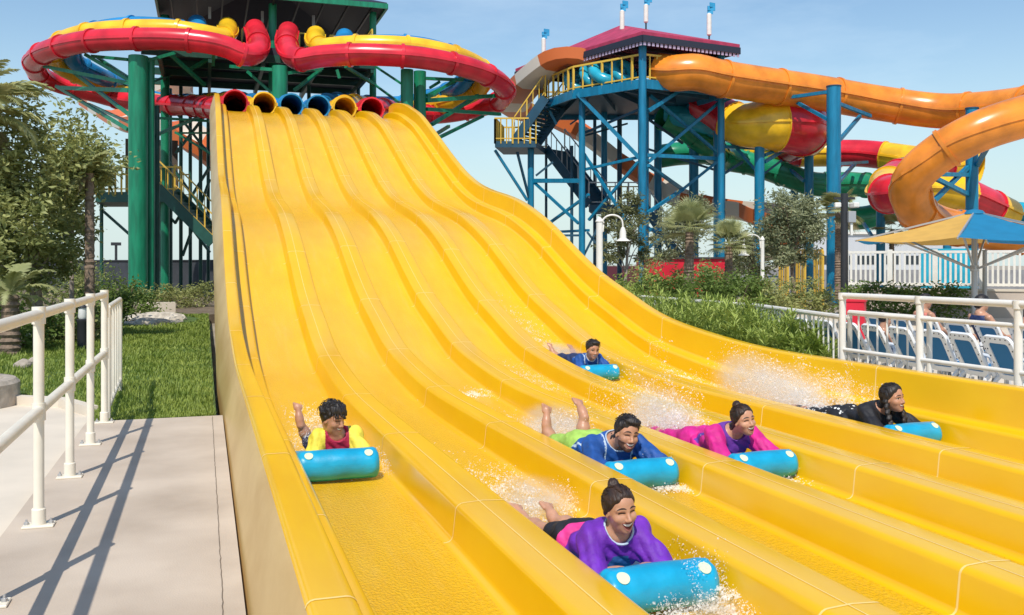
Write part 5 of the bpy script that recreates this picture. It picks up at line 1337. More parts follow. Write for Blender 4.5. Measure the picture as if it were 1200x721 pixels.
def slide_mat(loc, rotz, pitch, length, label, rr=0.095, pad=True, squash=1.0):
    """inflatable mat: fat roll across the front, thin pad behind, round valve patches"""
    root = empty('slide_mat', loc, label, 'slide mat', 'blue inflatable mats under the riders'); root.rotation_euler = (0, pitch, rotz)
    s = Sdf(); hl = length / 2 - rr * 0.55
    s.cap((0, -hl, rr), (0, hl, rr), rr, rr, k=0.01)
    def post(D, X):
        # flattened ends with a soft seam, slightly sagging on the lane
        e = np.abs(X[..., 1]) - length / 2
        k = 0.05; h = np.clip(0.5 + 0.5 * (D - e) / k, 0, 1)
        D2 = D * h + e * (1 - h) + k * h * (1 - h) * 0.8
        wr = .0022 * np.sin(X[..., 1] * 46 + 5 * np.sin(X[..., 0] * 30)) * np.clip((np.abs(X[..., 1]) - length * .22) / .1, 0, 1) + .002 * np.sin(X[..., 1] * 17 + X[..., 2] * 25)
        return np.maximum(D2 + wr, 0.002 - X[..., 2])
    sdf_mesh('roll', s, 0.010, M['mat_blue'], root, post)
    s = Sdf()
    if pad:
        mb = MB(); w = length / 2 - 0.03
        mb.box((-0.46, 0, 0.026), (0.82, 2 * w, 0.044), bev=0.018); mb.build('pad', M['mat_blue'], root, local=True)
    for sd in (-1, 1):
        y = sd * length * 0.36; ang = math.radians(52); V, F = [], []
        # disc lying on the curved roll
        V.append((math.cos(ang) * (rr + .0025), y, rr + math.sin(ang) * (rr + .0025)))
        for rad in (0.5, 1.0):
            for k in range(20):
                a = 2 * PI * k / 20; u = math.cos(a) * 0.029 * rad; v = math.sin(a) * 0.029 * rad; g = ang + v / rr
                V.append((math.cos(g) * (rr + .0025), y + u, rr + math.sin(g) * (rr + .0025)))
        for k in range(20):
            k2 = (k + 1) % 20; F += [[0, 1 + k, 1 + k2], [1 + k, 21 + k, 21 + k2, 1 + k2]]
        pz = mesh_obj('valve_patch', V, F, M['patch'], root, True, local=True)
        g = ang; MB().lathe((0, 0, 0), [(0.008, 0), (0.008, 0.004), (0.004, 0.006)], 10)
        # webbing handle on the rear upper side of the roll
        a0 = math.radians(158); hy = sd * 0.12
        pts = [(math.cos(a0) * (rr + 0.004), hy - 0.06 * sd, rr + math.sin(a0) * (rr + 0.004)), (math.cos(a0) * (rr + 0.03), hy, rr + math.sin(a0) * (rr + 0.022)), (math.cos(a0) * (rr + 0.004), hy + 0.06 * sd, rr + math.sin(a0) * (rr + 0.004))]
        mb = MB(); mb.sweep([(-.004, -.014), (.004, -.014), (.004, .014), (-.004, .014)], catmull(pts, 5)); mb.build('handle', M['mat_dark'], root, local=True)
    return root

def head_sdf(s, C, R, H, neck, cheeks=1.0, nose=1.0, jaw=1.0, mouth_open=0.5, neck_r=0.215):
    C = np.array(C); Q = lambda x, y, z: C + R @ (np.array([x, y, z]) * H)
    e = lambda c, r, k=0.05, op='add': s.ell(Q(*c), np.array(r) * H, k * H, op, R)
    e((-.045, 0, .13), (.405, .32, .365))
    e((.10, 0, -.13), (.255, .262, .33), .10)
    e((.13, 0, -.30), (.19 , .185 * jaw, .165), .10)
    e((.245, 0, -.405), (.085, .095 * jaw, .075), .08)
    for sd in (-1, 1):
        e((.225, sd * .165, -.12), (.10, .10 * cheeks, .095), .07)
        s.cap(Q(.33, sd * .05, .075), Q(.27, sd * .22, .07), .034 * H, .028 * H, .05 * H)
        e((.375, sd * .135, .0), (.075, .075, .055), .05, 'sub')
        e((-.01, sd * .315, -.03), (.085, .032, .13), .02)
        e((.02, sd * .345, -.02), (.05, .02, .075), .02, 'sub')
        e((.375, sd * .045, -.155), (.045, .036, .034), .02)
    s.cap(Q(.335, 0, .03), Q(.425 * nose, 0, -.13), .032 * H, .046 * H, .035 * H)
    # lips round an open smile
    s.cap(Q(.335, 0, -.225), Q(.275, .135, -.21), .026 * H, .014 * H, .02 * H); s.cap(Q(.335, 0, -.225), Q(.275, -.135, -.21), .026 * H, .014 * H, .02 * H)
    s.cap(Q(.325, 0, -.335), Q(.275, .125, -.235), .028 * H, .014 * H, .02 * H); s.cap(Q(.325, 0, -.335), Q(.275, -.125, -.235), .028 * H, .014 * H, .02 * H)
    s.cap(Q(-.10, 0, -.22), neck, neck_r * H, neck_r * H * 1.12, .10 * H)
    return Q

def face_patches(root, hs, Q, R, H, mats, openness=1.0, eyes='closed', brow_w=1.0, beard=False, smile=1.0):
    """features laid on the face surface: brows, lids, mouth, teeth, lips"""
    fx = R @ np.array([1.0, 0, 0])
    def project(yz, off):
        p = np.array([Q(.75, y, z) for y, z in yz]); off = off * H
        for _ in range(60):
            d = hs.at(p.astype(np.float32)) - off
            p = p - fx * np.clip(d, -.02, .05)[:, None] * 0.8
        return p
    def patch(name, lo, up, y0, y1, nc, nr, off, m):
        yz = [(y0 + (y1 - y0) * i / nc, 0) for i in range(nc + 1)]; pts = []
        for i in range(nc + 1):
            y = y0 + (y1 - y0) * i / nc
            for j in range(nr + 1):
                t = j / nr; pts.append((y, lo(y) * (1 - t) + up(y) * t))
        V = project(pts, off); w_ = nr + 1
        F = [[i * w_ + j, (i + 1) * w_ + j, (i + 1) * w_ + j + 1, i * w_ + j + 1] for i in range(nc) for j in range(nr)]
        return mesh_obj(name, V, F, m, root, True, local=True)
    # mouth: crescent
    mw = .148
    upl = lambda y: -.222 + .030 * smile * (y / mw) ** 2
    lol = lambda y: -.222 - .105 * openness * (1 - (y / mw) ** 2) + .030 * smile * (y / mw) ** 2
    patch('mouth', lol, upl, -mw, mw, 14, 5, .005, M['mouth'])
    tl = lambda y: upl(y) - .056 * (1 - (y / (mw * .95)) ** 2) * min(1, openness + .25)
    patch('teeth', tl, lambda y: upl(y) - .004, -mw * .84, mw * .84, 14, 3, .0085, M['teeth'])
    patch('lips', lambda y: upl(y) - .002, lambda y: upl(y) + .030 * (1 - (y / (mw * 1.06)) ** 2) + .004, -mw * 1.06, mw * 1.06, 14, 2, .012, M['lip'])
    patch('lips', lambda y: lol(y) - .034 * (1 - (y / (mw * 1.04)) ** 2) - .003, lambda y: lol(y) + .003, -mw * 1.04, mw * 1.04, 14, 2, .012, M['lip'])
    for sd in (-1, 1):
        c = sd * .135
        u = lambda y: (y - c) / .085
        base = lambda y: .012 + .012 * (1 - u(y) ** 2)
        if eyes == 'closed':
            patch('eyelid_line', lambda y: base(y) - .012 * (1 - u(y) ** 2) - .006, lambda y: base(y) + .010, c - .075, c + .075, 10, 2, .006, M['lash'])
        else:
            patch('eye', lambda y: .005 - .022 * (1 - u(y) ** 2), lambda y: .012 + .022 * (1 - u(y) ** 2), c - .068, c + .068, 10, 3, .004, M['eye_w'])
            patch('iris', lambda y: .005 - .02 * (1 - ((y - c) / .034) ** 2), lambda y: .012 + .022 * (1 - ((y - c) / .034) ** 2), c - .030, c + .030, 6, 3, .008, M['eye_d'])
            patch('eyelid_line', lambda y: .010 + .022 * (1 - u(y) ** 2), lambda y: .026 + .022 * (1 - u(y) ** 2), c - .078, c + .078, 10, 2, .009, M['lash'])
        bc = sd * .145
        v = lambda y: (y - bc) / .11
        patch('eyebrow', lambda y: .092 + .020 * (1 - v(y) ** 2) - .012 * sd * v(y), lambda y: .092 + .020 * (1 - v(y) ** 2) - .012 * sd * v(y) + .030 * brow_w * (1 - .75 * max(0, sd * v(y)) ) * (1 - abs(v(y)) ** 4), bc - .105, bc + .105, 10, 2, .008, M['brow'])

def hand(s, W, dirv, side, up, size=1.0):
    """wrist W, pointing along dirv; up = back of the hand; five separate bent fingers"""
    W = np.array(W, float); d = np.array(dirv, float); d /= np.linalg.norm(d); u = np.array(up, float); u -= d * (u @ d); u /= np.linalg.norm(u); r = np.cross(d, u) * side
    z = size
    s.ell(W + d * .042 * z, (.046 * z, .040 * z, .019 * z), .012, R=np.stack([d, np.cross(u, d), u], 1))
    s.cap(W - d * .015, W + d * .03 * z, .024 * z, .024 * z, .015)
    for i, (o, L) in enumerate(((-.030, .066), (-.010, .076), (.010, .072), (.029, .056))):
        b = W + d * .078 * z + r * o * z; m = b + d * L * .5 * z + r * o * .15 - u * .010 * z; t = m + (d * .35 - u * .9) * L * .45 * z
        s.cap(b - d * .02, m, .0098 * z, .0090 * z, .004); s.cap(m, t, .0090 * z, .0075 * z, .004)
    b = W + d * .022 * z - r * .034 * z; m = b + (d * .55 - r * .75) * .034 * z - u * .006; t = m + (d * .9 - u * .35) * .028 * z
    s.cap(b, m, .0125 * z, .0105 * z, .006); s.cap(m, t, .0105 * z, .0085 * z, .004)

def foot(s, A, toe, size=1.0):
    """ankle A, toes pointing along toe (unit) with the sole away from the shin"""
    A = np.array(A, float); t = np.array(toe, float); t /= np.linalg.norm(t)
    up = np.array([0, 0, 1.0]) if abs(t[2]) < .8 else np.array([1.0, 0, 0]); w = np.cross(t, up); w /= np.linalg.norm(w); n = np.cross(w, t)
    z = size
    s.cap(A - t * .045 * z, A + t * .04 * z, .036 * z, .036 * z, .02)
    s.cap(A + t * .02 * z, A + t * .135 * z, .036 * z, .026 * z, .02)
    for k in range(5):
        o = (-.030 + .015 * k) * z
        s.cap(A + t * .12 * z + w * o, A + t * (.178 - .006 * k) * z + w * o * 1.25, .013 * z, (.0125 - .0012 * k) * z, .006)

def folds(p, a=0.0065, f=38):
    x, y, z = p[..., 0], p[..., 1], p[..., 2]
    w = np.clip(np.sin(9 * x + 5 * y + 3) * .6 + .6, 0, 1)
    return a * (np.sin(f * x + 9 * np.sin(7 * y + 5 * z)) * .6 + np.sin(f * .7 * z + 12 * y + 4 * np.sin(11 * x)) * .5 + w * np.abs(np.sin(f * .9 * (y + .6 * x) + 6 * np.sin(9 * z + 4 * x))) * -1.1)

def rider(loc, label, s=1.0, H=0.25, skin='skin_l', head=(0.0, 0, 0.33), yaw=0, pitch=0, roll=0, rotz=-PI / 2, slope=0.0, h=0.007, legs='straight', hair='bun', hm='hair',
          shirt=None, sleeve=1.0, bottom=None, fem=False, eyes='closed', openness=0.9, brow=1.0, beard=False, feet=None, foot_dirs=None, knees=None, lift=0.03, width=1.0, shoulder_z=0.185, cheeks=1.0, kid=False, neckcut=0.095, hip_y=0.0):
    R = Rm(yaw, pitch, roll); Cx = np.array(head, float)
    S = lambda x, y, z: np.array([x * s, y * s * width, 0.05 + (z - 0.05) * s])
    nb = S(-.365, 0, .255 + lift * .9)
    # body primitives shared by skin and clothing
    sh = [S(-.405, sd * .158, .222 + lift) for sd in (1, -1)]
    el = [np.array([-.175, sd * (.222 * s * width + .012), .105]) for sd in (1, -1)]
    wr = [np.array([-.165, sd * .085, .125]) for sd in (1, -1)]
    hip = [S(-.88, sd * .082 + hip_y, .125) for sd in (1, -1)]
    if legs == 'straight':
        kn = [S(-1.26, sd * .11 + hip_y * 1.3, .095) for sd in (1, -1)]; an = [S(-1.62, sd * .12 + hip_y * 1.6, .14) for sd in (1, -1)]; td = [(-1, 0, -.25), (-1, .0, -.1)]
    else:
        kn = [S(-1.26, sd * .12, .085) for sd in (1, -1)]; an = [S(-1.36, sd * .14, .40) for sd in (1, -1)]; td = [(-.75, 0, .65), (-.75, 0, .65)]
    if feet: an = [np.array(f, float) for f in feet]
    if knees: kn = [np.array(f, float) for f in knees]
    if foot_dirs: td = foot_dirs
    def torso(b, o=0.0):
        for yy_ in (-1, 0, 1):
            b.cap(S(-.425, yy_ * .078, .185 + lift * .8), S(-.66, yy_ * .06, .128 + lift * .2), .078 * s + o, (.07 if fem else .08) * s + o, .05)
        b.ell(S(-.47, 0, .135 + lift * .5), np.array([.13, .15 * width, .092]) * s + o, .05)
        b.cap(sh[0], sh[1], .058 * s + o, .058 * s + o, .05); b.cap(nb, S(-.47, 0, .19 + lift), .060 * s + o, .088 * s + o, .05)
    def pelvis(b, o=0.0):
        b.ell(S(-.825, hip_y * .5, .128), np.array([.15, .158 * width, .098]) * s + o, .05)
        for sd in (1, -1): b.ell(S(-.87, sd * .075 + hip_y, .155), np.array([.10, .085, .08]) * s + o, .05)
    body = Sdf(); torso(body); pelvis(body)
    for i in (0, 1):
        body.cap(sh[i], el[i], .052 * s, .040 * s, .03); body.cap(el[i], wr[i], .041 * s, .027 * s, .015)
        body.cap(hip[i], kn[i], .083 * s, .054 * s, .03)
        body.cap(kn[i], kn[i] * .55 + an[i] * .45 + np.array([0, 0, .0]), .053 * s, .053 * s, .02); body.cap(kn[i] * .55 + an[i] * .45, an[i], .053 * s, .030 * s, .02)
        foot(body, an[i], td[i], 0.95 * s if not kid else 1.0 * s)
        hand(body, wr[i], (.35, -.75 * (1, -1)[i], .25), (1, -1)[i], (-.6, 0, 1), 0.92 * s if not kid else .9 * s)
    hs = Sdf(); Q = head_sdf(hs, Cx, R, H, nb, cheeks=cheeks, jaw=0.92 if fem or kid else 1.08)
    body.p += hs.p
    b = sdf_mesh('person', body, h, M[skin])
    b.location = loc; b.rotation_euler = (0, slope, rotz)
    tag(b, label, 'person', 'riders lying on blue mats')
    face_patches(b, hs, Q, R, H, None, openness, eyes, brow, beard)
    # hair
    hr = Sdf(); e = lambda c, r, k=0.04, op='add': hr.ell(Q(*c), np.array(r) * H, k * H, op, R)
    inv = R.T
    if hair in ('bun', 'braids'):
        e((-.045, 0, .135), (.43, .345, .39)); e((-.12, 0, -.02), (.33, .335, .30), .06)
        nx, nz, c0 = -.66, .75, -.03
    else:
        e((-.045, 0, .145), (.445, .355, .405)); e((-.10, 0, .02), (.36, .345, .28), .06)
        nx, nz, c0 = -.66, .75, -.010
    hl_ = .085 if hair in ('bun', 'braids') else .03
    def cut(D, X):
        q = ((X - Cx) @ R) / H
        x, y, z = q[..., 0], q[..., 1], q[..., 2]
        pl = nx * x + nz * z - c0 - hl_ * np.cos(np.clip(y, -.26, .26) * 6.0) * np.clip(x / .15, 0, 1) + .012 * np.sin(55 * y + 9 * np.sin(13 * y)) + .010 * np.sin(31 * y)
        skin_d = hs.at(X.astype(np.float32)) / H
        mx_ = {'bun': .034, 'braids': .060, 'crop': .060, 'messy': .075}[hair]
        if hair in ('crop', 'messy'): mx_ = mx_ * (.55 + .9 * np.clip(z + .05, 0, .5))
        st = .5 + .5 * np.sin(52 * np.arctan2(y, np.abs(x + .1) + .25) + 5 * z)
        st2 = .5 + .5 * np.sin(23 * np.arctan2(y, x + .5) + 11 * x + 7 * z)
        thk = np.clip(pl * .55, -.06, mx_) * (1 - .22 * st - .15 * st2)
        if hair == 'crop': pl2 = .02 * np.sin(60 * y + 20 * x); thk = thk + (pl > .02) * (pl2 * .3 + .016 * np.sin(33 * x + 21 * y) * np.sin(29 * y - 14 * x))
        if hair == 'messy': thk = thk + (pl > .03) * (.030 * np.sin(19 * x + 13 * y) * np.sin(17 * z + 11 * y) + .012 * np.sin(47 * y + 31 * x))
        return np.maximum((skin_d - thk) * H, -.06)
    def full(D, X):
        D = cut(D, X)
        if extra.p:
            E, lo_, h_, ax_ = extra.grid(hh, lo, hi)
            E = E + folds(X, .003, 190)
            D = smin(D, E, .02 * H)
        return D
    extra = Sdf()
    if hair == 'bun':
        extra.ell(Q(-.22, 0, .50), np.array([.13, .13, .11]) * H, .03 * H, R=R)
    if hair == 'braids':
        for sd in (1, -1):
            p0 = Q(-.06, sd * .34, -.10); pts = [p0, Q(.0, sd * .40, -.34), Q(.06, sd * .44, -.62), Q(.10, sd * .42, -.88)]
            pp_ = resample(catmull(pts, 6), .024)
            for j, q in enumerate(pp_): extra.ell(np.array(q) + np.array([0, (.006 if j % 2 else -.006), 0]), np.array([.019, .021, .018]), .006)
    if hair == 'crop': extra.ell(Q(.22, .03, .42), np.array([.15, .24, .10]) * H, .05 * H, R=R)
    if hair == 'messy':
        for k in range(9):
            a = -1.1 + 2.2 * k / 8
            extra.cap(Q(.24 * math.cos(a) + .02, .30 * math.sin(a), .40), Q(.41 * math.cos(a * .9), .36 * math.sin(a), .20 - .05 * (k % 3)), .05 * H, .018 * H, .03 * H)
    hh = h * 0.8
    lo = np.min([Cx - H * .75] + [q[2] - .02 for q in extra.p], axis=0); hi = np.max([Cx + H * .8] + [q[3] + .02 for q in extra.p], axis=0)
    sdf_mesh('hair', hr, hh, M[hm], b, full, lo=lo, hi=hi)
    # loose damp strands lying over the cap of hair and breaking its outline
    rg = np.random.default_rng(int(abs(head[0]) * 1e4 + H * 1e5)); mb = MB()
    up_ = {'bun': .034, 'braids': .060, 'crop': .085, 'messy': .10}[hair]
    for q in range(90):
        a = rg.uniform(-PI, PI); el_ = rg.uniform(.15, 1.35); dv = np.array([math.cos(a) * math.cos(el_), math.sin(a) * math.cos(el_), math.sin(el_)])
        if nx * dv[0] * .4 + nz * dv[2] * .4 < c0 + .05: continue
        L_ = rg.uniform(.10, .30); tang = np.array([-1.0, rg.normal() * .25, rg.normal() * .2]) if hair in ('bun', 'braids') else np.array([rg.normal(), rg.normal(), rg.normal() * .6])
        tang -= dv * (tang @ dv); tang /= np.linalg.norm(tang) + 1e-6
        ctr = np.array([-.045, 0, .13]); pts = []
        for t in np.linspace(0, 1, 5):
            p = dv + tang * (t * L_ * 2.2); p /= np.linalg.norm(p)
            rr_ = 1 / math.sqrt((p[0] / .405) ** 2 + (p[1] / .32) ** 2 + (p[2] / .365) ** 2)
            pts.append(Vector(Q(*(ctr + p * (rr_ + up_ * (.75 + rg.uniform(-.1, .35)) + .012 * math.sin(PI * t))))))
        mb.tube(catmull(pts, 2), lambda t: .0030 * (1 - .75 * t) * H / .23, 5, caps=False)
    if mb.v:
        o_ = mb.build('loose_strands', M[hm], b, smooth=True, local=True); o_['kind'] = 'stuff'
    if beard:
        br = Sdf(); br.ell(Q(.12, 0, -.30), np.array([.235, .232, .20]) * H, .05 * H, R=R); br.ell(Q(.245, 0, -.405), np.array([.105, .12, .09]) * H, .06 * H, R=R)
        def bc(D, X):
            q = ((X - Cx) @ R) / H; x, y, z = q[..., 0], q[..., 1], q[..., 2]
            skin_d = hs.at(X.astype(np.float32))
            D = np.maximum(skin_d - .007 * H, -(.30 * H))
            lim = np.maximum(z + .20 - .22 * np.clip(np.abs(y) - .12, 0, 1), -.50 - z)     # below the moustache line
            mo = 1 - np.sqrt((y / .165) ** 2 + ((z + .272) / .088) ** 2)                            # leave the mouth free
            D = np.maximum(D, lim * H); D = np.maximum(D, np.where(x > .1, mo * .1 * H, -1)); D = np.maximum(D, (.0 - x) * H)
            return D
        sdf_mesh('beard', br, hh * .8, mat('short_beard', (0.11, 0.052, 0.032), 0.75, var=.4, vscale=60), b, bc, lo=Cx - H * .62, hi=Cx + H * .62)
    # shirt: torso and sleeves, cut at neck, hem and cuffs
    sc = Sdf(); o = .012
    torso(sc, o); sc.ell(S(-.74, hip_y * .3, .122), np.array([.10, .145 * width, .092]) * s + o, .05)
    for i in (0, 1):
        sc.cap(sh[i], sh[i] * (1 - sleeve) + el[i] * sleeve, .056 * s + o, .050 * s + o + .006, .03)
        if sleeve >= 1: sc.cap(el[i], el[i] * .75 + wr[i] * .25, .05 * s + o, .04 * s + o, .02)
    def scut(D, X):
        D = D + folds(X)
        n = np.linalg.norm((X - (nb + np.array([.05, 0, .05]))) * np.array([1, 1, .8]), axis=-1) - neckcut * s
        D = np.maximum(D, -n)
        return np.maximum(D, (S(-.80, 0, 0)[0] - X[..., 0]))
    sdf_mesh('shirt', sc, h, [M[m] for m in shirt[0]], b, scut, mfun=(lambda c: shirt[1](c, s)) if shirt[1] else None)
    # neck piping ring
    if len(shirt) > 2:
        V = []
        for k in range(40):
            a = 2 * PI * k / 40; dv = np.array([math.cos(a), math.sin(a), 0.0])
            cpt = nb + np.array([.05, 0, .05])
            # point where the shirt surface meets the neck cut
            best = None
            for ph in np.linspace(-1.2, .6, 60):
                q = cpt + np.array([dv[0] * math.cos(ph), dv[1] * math.cos(ph), math.sin(ph) / .8]) * neckcut * s
                dd = abs(float(sc.at(q[None].astype(np.float32))[0]))
                if best is None or dd < best[0]: best = (dd, q)
            V.append(Vector(best[1]))
        V = [V[i] for i in range(40)]
        MB().tube(V + [V[0]], .0055, 6, caps=False).build('collar_piping', M[shirt[2]], b, smooth=True, local=True)
    # shorts or leggings
    sb = Sdf(); pelvis(sb, .010)
    Lg = bottom[1]
    for i in (0, 1):
        sb.cap(hip[i], hip[i] * (1 - min(1, Lg)) + kn[i] * min(1, Lg), .083 * s + .014, (.083 - .029 * min(1, Lg)) * s + .018, .03)
        if Lg > 1: sb.cap(kn[i], kn[i] * .2 + an[i] * .8, .055 * s + .006, .038 * s + .006, .02)
    def bcut(D, X): return np.maximum(D + folds(X, .0035), X[..., 0] - S(-.755, 0, 0)[0])
    sdf_mesh(bottom[2], sb, h, [M[m] for m in bottom[0]], b, bcut, mfun=bottom[3] if len(bottom) > 3 else None)
    return b

def lane_loc(k, Y, dx=0.0, dz=0.006):
    return Vector((LANEX[k] + dx, Y, floor_z(Y) + dz))
def lane_pitch(Y): return math.atan(floor_slope(Y))     # nose down when the lane falls towards -Y

def yb_(hipz): return None
RIDERS = []
def add_rider(k, Y, dx, yawz, mlabel, mlen, rr=0.095, rdx=0.0, **kw):
    loc = lane_loc(k, Y, dx); sl_ = lane_pitch(Y + .3)
    rz = -PI / 2 + math.radians(yawz)
    slide_mat(loc, rz, sl_, mlen, mlabel, rr)
    RIDERS.append((loc, rz))
    return rider(loc + Vector((rdx, 0, 0)), rotz=rz, slope=sl_, **kw)

# girl in purple, nearest
add_rider(1, 3.62, -0.02, 2, 'blue mat nearest the camera, under the laughing girl in purple', 0.54, 0.098, -0.05,
    label='laughing girl with a hair bun in a shiny purple shirt, nearest rider', s=0.80, H=0.208, head=(-0.250, -0.005, 0.372), yaw=4, pitch=3, roll=5, h=0.0055, hair='bun', hm='hair', skin='skin_l', fem=True, kid=True, lift=0.065, width=0.90,
    shirt=(['c_purple', 'c_teal', 'c_piping'], lambda c, s: np.where((np.abs(c[:, 1]) < .03 + .6 * np.clip(.165 - c[:, 2], 0, 1)) & (c[:, 2] < .16) & (c[:, 0] > -.50), 1, 0), 'c_piping'),
    bottom=(['c_black', 'c_pinkband'], .45, 'shorts', lambda c: np.where(c[:, 0] > -.655, 1, 0)), cheeks=1.08, openness=1.2, knees=[(-.96, .10, .09), (-.96, -.09, .09)], feet=[(-1.17, .06, .085), (-1.20, -.10, .085)], foot_dirs=[(-.9, 0, .45), (-.9, -.1, .45)])
# man in blue
add_rider(2, 5.62, -0.01, 2, 'blue mat under the bearded man in lane three', 0.52,
    label='bearded man in a blue rash shirt with bare feet raised', s=0.98, H=0.232, head=(-0.215, 0.01, 0.322), yaw=-2, pitch=6, roll=-9, h=0.0065, legs='bent', hair='crop', hm='hair_k', skin='skin_m', beard=True, brow=1.3, lift=0.0, width=1.05,
    shirt=(['c_blue', 'c_piping'], lambda c, s: np.where(np.abs(np.abs(c[:, 1]) - (.10 + .18 * np.clip(-.4 - c[:, 0], 0, .35))) < .006, 1, 0), 'c_piping'), sleeve=1.0,
    bottom=(['c_lime'], .8, 'shorts'), knees=[(-1.22, .14, .09), (-1.20, -.14, .09)], feet=[(-1.28, .17, .29), (-1.22, -.17, .22)], foot_dirs=[(-.75, .0, .6), (-.2, .1, .9)])
# woman in magenta
add_rider(3, 5.60, 0.02, 3, 'blue mat under the smiling woman in magenta', 0.52,
    label='laughing woman with tied back hair in a magenta and violet shirt', s=0.92, H=0.218, head=(-0.215, 0.0, 0.372), yaw=4, pitch=-4, roll=8, h=0.0065, hair='bun', hm='hair', skin='skin_l', fem=True, lift=0.045,
    shirt=(['c_magenta', 'c_violet'], lambda c, s: np.where((np.abs(c[:, 1]) < .10 + .2 * np.clip(-.45 - c[:, 0], 0, .2)) & (c[:, 0] > -.65), 1, 0)),
    bottom=(['c_magenta'], 1.4, 'leggings'), cheeks=1.1, openness=1.15, knees=[(-1.10, .11, .10), (-1.10, -.09, .10)], feet=[(-1.36, .1, .12), (-1.36, -.08, .12)])
# boy in yellow sleeves
add_rider(0, 6.48, -0.075, 0, 'blue mat under the boy in yellow sleeves, leftmost lane', 0.56, 0.105, 0.03,
    label='curly dark haired boy in yellow sleeves looking aside, leftmost lane', s=0.78, H=0.228, head=(-0.26, -0.03, 0.382), yaw=42, pitch=14, roll=0, h=0.007, hair='messy', hm='hair_k', skin='skin_m', kid=True, openness=0.7, lift=0.075,
    shirt=(['c_yellow', 'c_red', 'c_navy'], lambda c, s: np.where(np.abs(c[:, 1]) > .085, 0, 1)), sleeve=1.0,
    bottom=(['c_navy'], .8, 'shorts'), legs='bent', knees=[(-.98, .10, .09), (-.95, -.13, .10)], feet=[(-1.1, .10, .22), (-.90, -.20, .27)], foot_dirs=[(-.8, 0, .5), (-.2, -.1, .95)])
# boy in blue, farthest
add_rider(4, 10.35, -0.02, 2, 'blue mat farthest up the slide, under the small boy', 0.50,
    label='small black haired boy in a blue shirt, farthest up the slide', s=0.76, H=0.228, head=(-0.20, 0.0, 0.335), yaw=-2, pitch=4, roll=-3, h=0.0085, hair='crop', hm='hair_k', skin='skin_m', kid=True, openness=0.5, eyes='open',
    shirt=(['c_blue', 'c_piping'], lambda c, s: np.where(np.abs(np.abs(c[:, 1]) - .085) < .007, 1, 0), 'c_piping'), sleeve=1.0,
    bottom=(['c_navy'], .8, 'shorts'), legs='bent', knees=[(-.98, .10, .09), (-.95, -.13, .10)], feet=[(-1.06, .12, .15), (-.98, -.20, .17)], foot_dirs=[(-.8, 0, .5), (-.6, -.1, .7)])
# girl in black, far lane
add_rider(5, 6.22, 0.02, 3, 'blue mat half hidden by the lane edge, under the girl in black', 0.52,
    label='girl with black braids in a black shirt and flowered leggings, rightmost lane', s=0.90, H=0.232, head=(-0.205, 0.0, 0.365), yaw=14, pitch=-4, roll=4, h=0.007, hair='braids', hm='hair_k', skin='skin_m', fem=True, eyes='open', openness=1.0, lift=0.04,
    shirt=(['c_black'], None), bottom=(['c_print'], 1.4, 'leggings'), knees=[(-1.10, .11, .10), (-1.10, -.09, .10)], feet=[(-1.36, .1, .12), (-1.36, -.08, .12)])
# ------------------------------------------------------------------ people resting on the loungers
def sitter(loc, rotz, label, s, skin, top, hm='hair_k', lean=-.25, long_hair=False, arm_down=True):
    H = .225 * (.6 + .4 * s)
    R = Rm(0, 4, 0); b = Sdf(); S = lambda x, y, z: np.array([x, y, z]) * s
    hip = S(0, 0, .10); ch = S(lean * .45, 0, .42); nb = S(lean * .55, 0, .53); Cx = S(lean * .5 + .03, 0, .53) + np.array([.01, 0, H * .62])
    b.ell(hip, np.array([.14, .17, .11]) * s, .05); b.ell(S(lean * .25, 0, .26), np.array([.11, .145, .15]) * s, .06); b.ell(ch, np.array([.11, .165, .14]) * s, .05)
    for sd in (1, -1):
        shp = S(lean * .5, sd * .175, .47); e = S(lean * .3 + .06, sd * .24, .24); w_ = S(.16, sd * .21, .13)
        b.cap(shp, e, .05 * s, .038 * s, .03); b.cap(e, w_, .038 * s, .026 * s, .015); hand(b, w_, (1, 0, -.25), sd, (.2, 0, 1), .9 * s)
        k = S(.42, sd * .10, .16); a = S(.80, sd * .10, .07)
        b.cap(S(.02, sd * .09, .10), k, .08 * s, .052 * s, .03); b.cap(k, a, .05 * s, .032 * s, .02); foot(b, a, (.45, 0, .85), .9 * s)
    hs = Sdf(); Q = head_sdf(hs, Cx, R, H, nb); b.p += hs.p
    o = sdf_mesh('person', b, .012, M[skin]); o.location = loc; o.rotation_euler = (0, 0, rotz)
    tag(o, label, 'person')
    face_patches(o, hs, Q, R, H, None, .2, 'open')
    hr = Sdf(); hr.ell(Q(-.045, 0, .135), np.array([.44, .355, .40]) * H, .03, R=R)
    if long_hair: hr.cap(Q(-.25, 0, .1), Q(-.42, 0, -.75), .26 * H, .17 * H, .05)
    def cut(D, X):
        q = ((X - Cx) @ R) / H
        return np.maximum(D, (-.02 - (-.66 * q[..., 0] + .75 * q[..., 2])) * H * .9 * (q[..., 2] > -.3))
    sdf_mesh('hair', hr, .012, M[hm], o, cut)
    c = Sdf(); off = .012
    c.ell(S(lean * .25, 0, .26), np.array([.11, .145, .15]) * s + off, .06); c.ell(ch, np.array([.11, .165, .14]) * s + off, .05); c.ell(hip, np.array([.14, .17, .11]) * s + off, .05)
    sdf_mesh('shirt', c, .012, M[top], o, lambda D, X: np.maximum(D + folds(X), np.maximum(X[..., 2] - .50 * s, .10 * s - X[..., 2])))
    c = Sdf(); c.ell(hip, np.array([.14, .17, .11]) * s + off, .05)
    for sd in (1, -1): c.cap(S(.02, sd * .09, .10), S(.26, sd * .095, .13), .08 * s + off, .066 * s + off, .03)
    sdf_mesh('shorts', c, .012, M['c_navy'], o, lambda D, X: np.maximum(D, X[..., 2] - .17 * s))
    return o
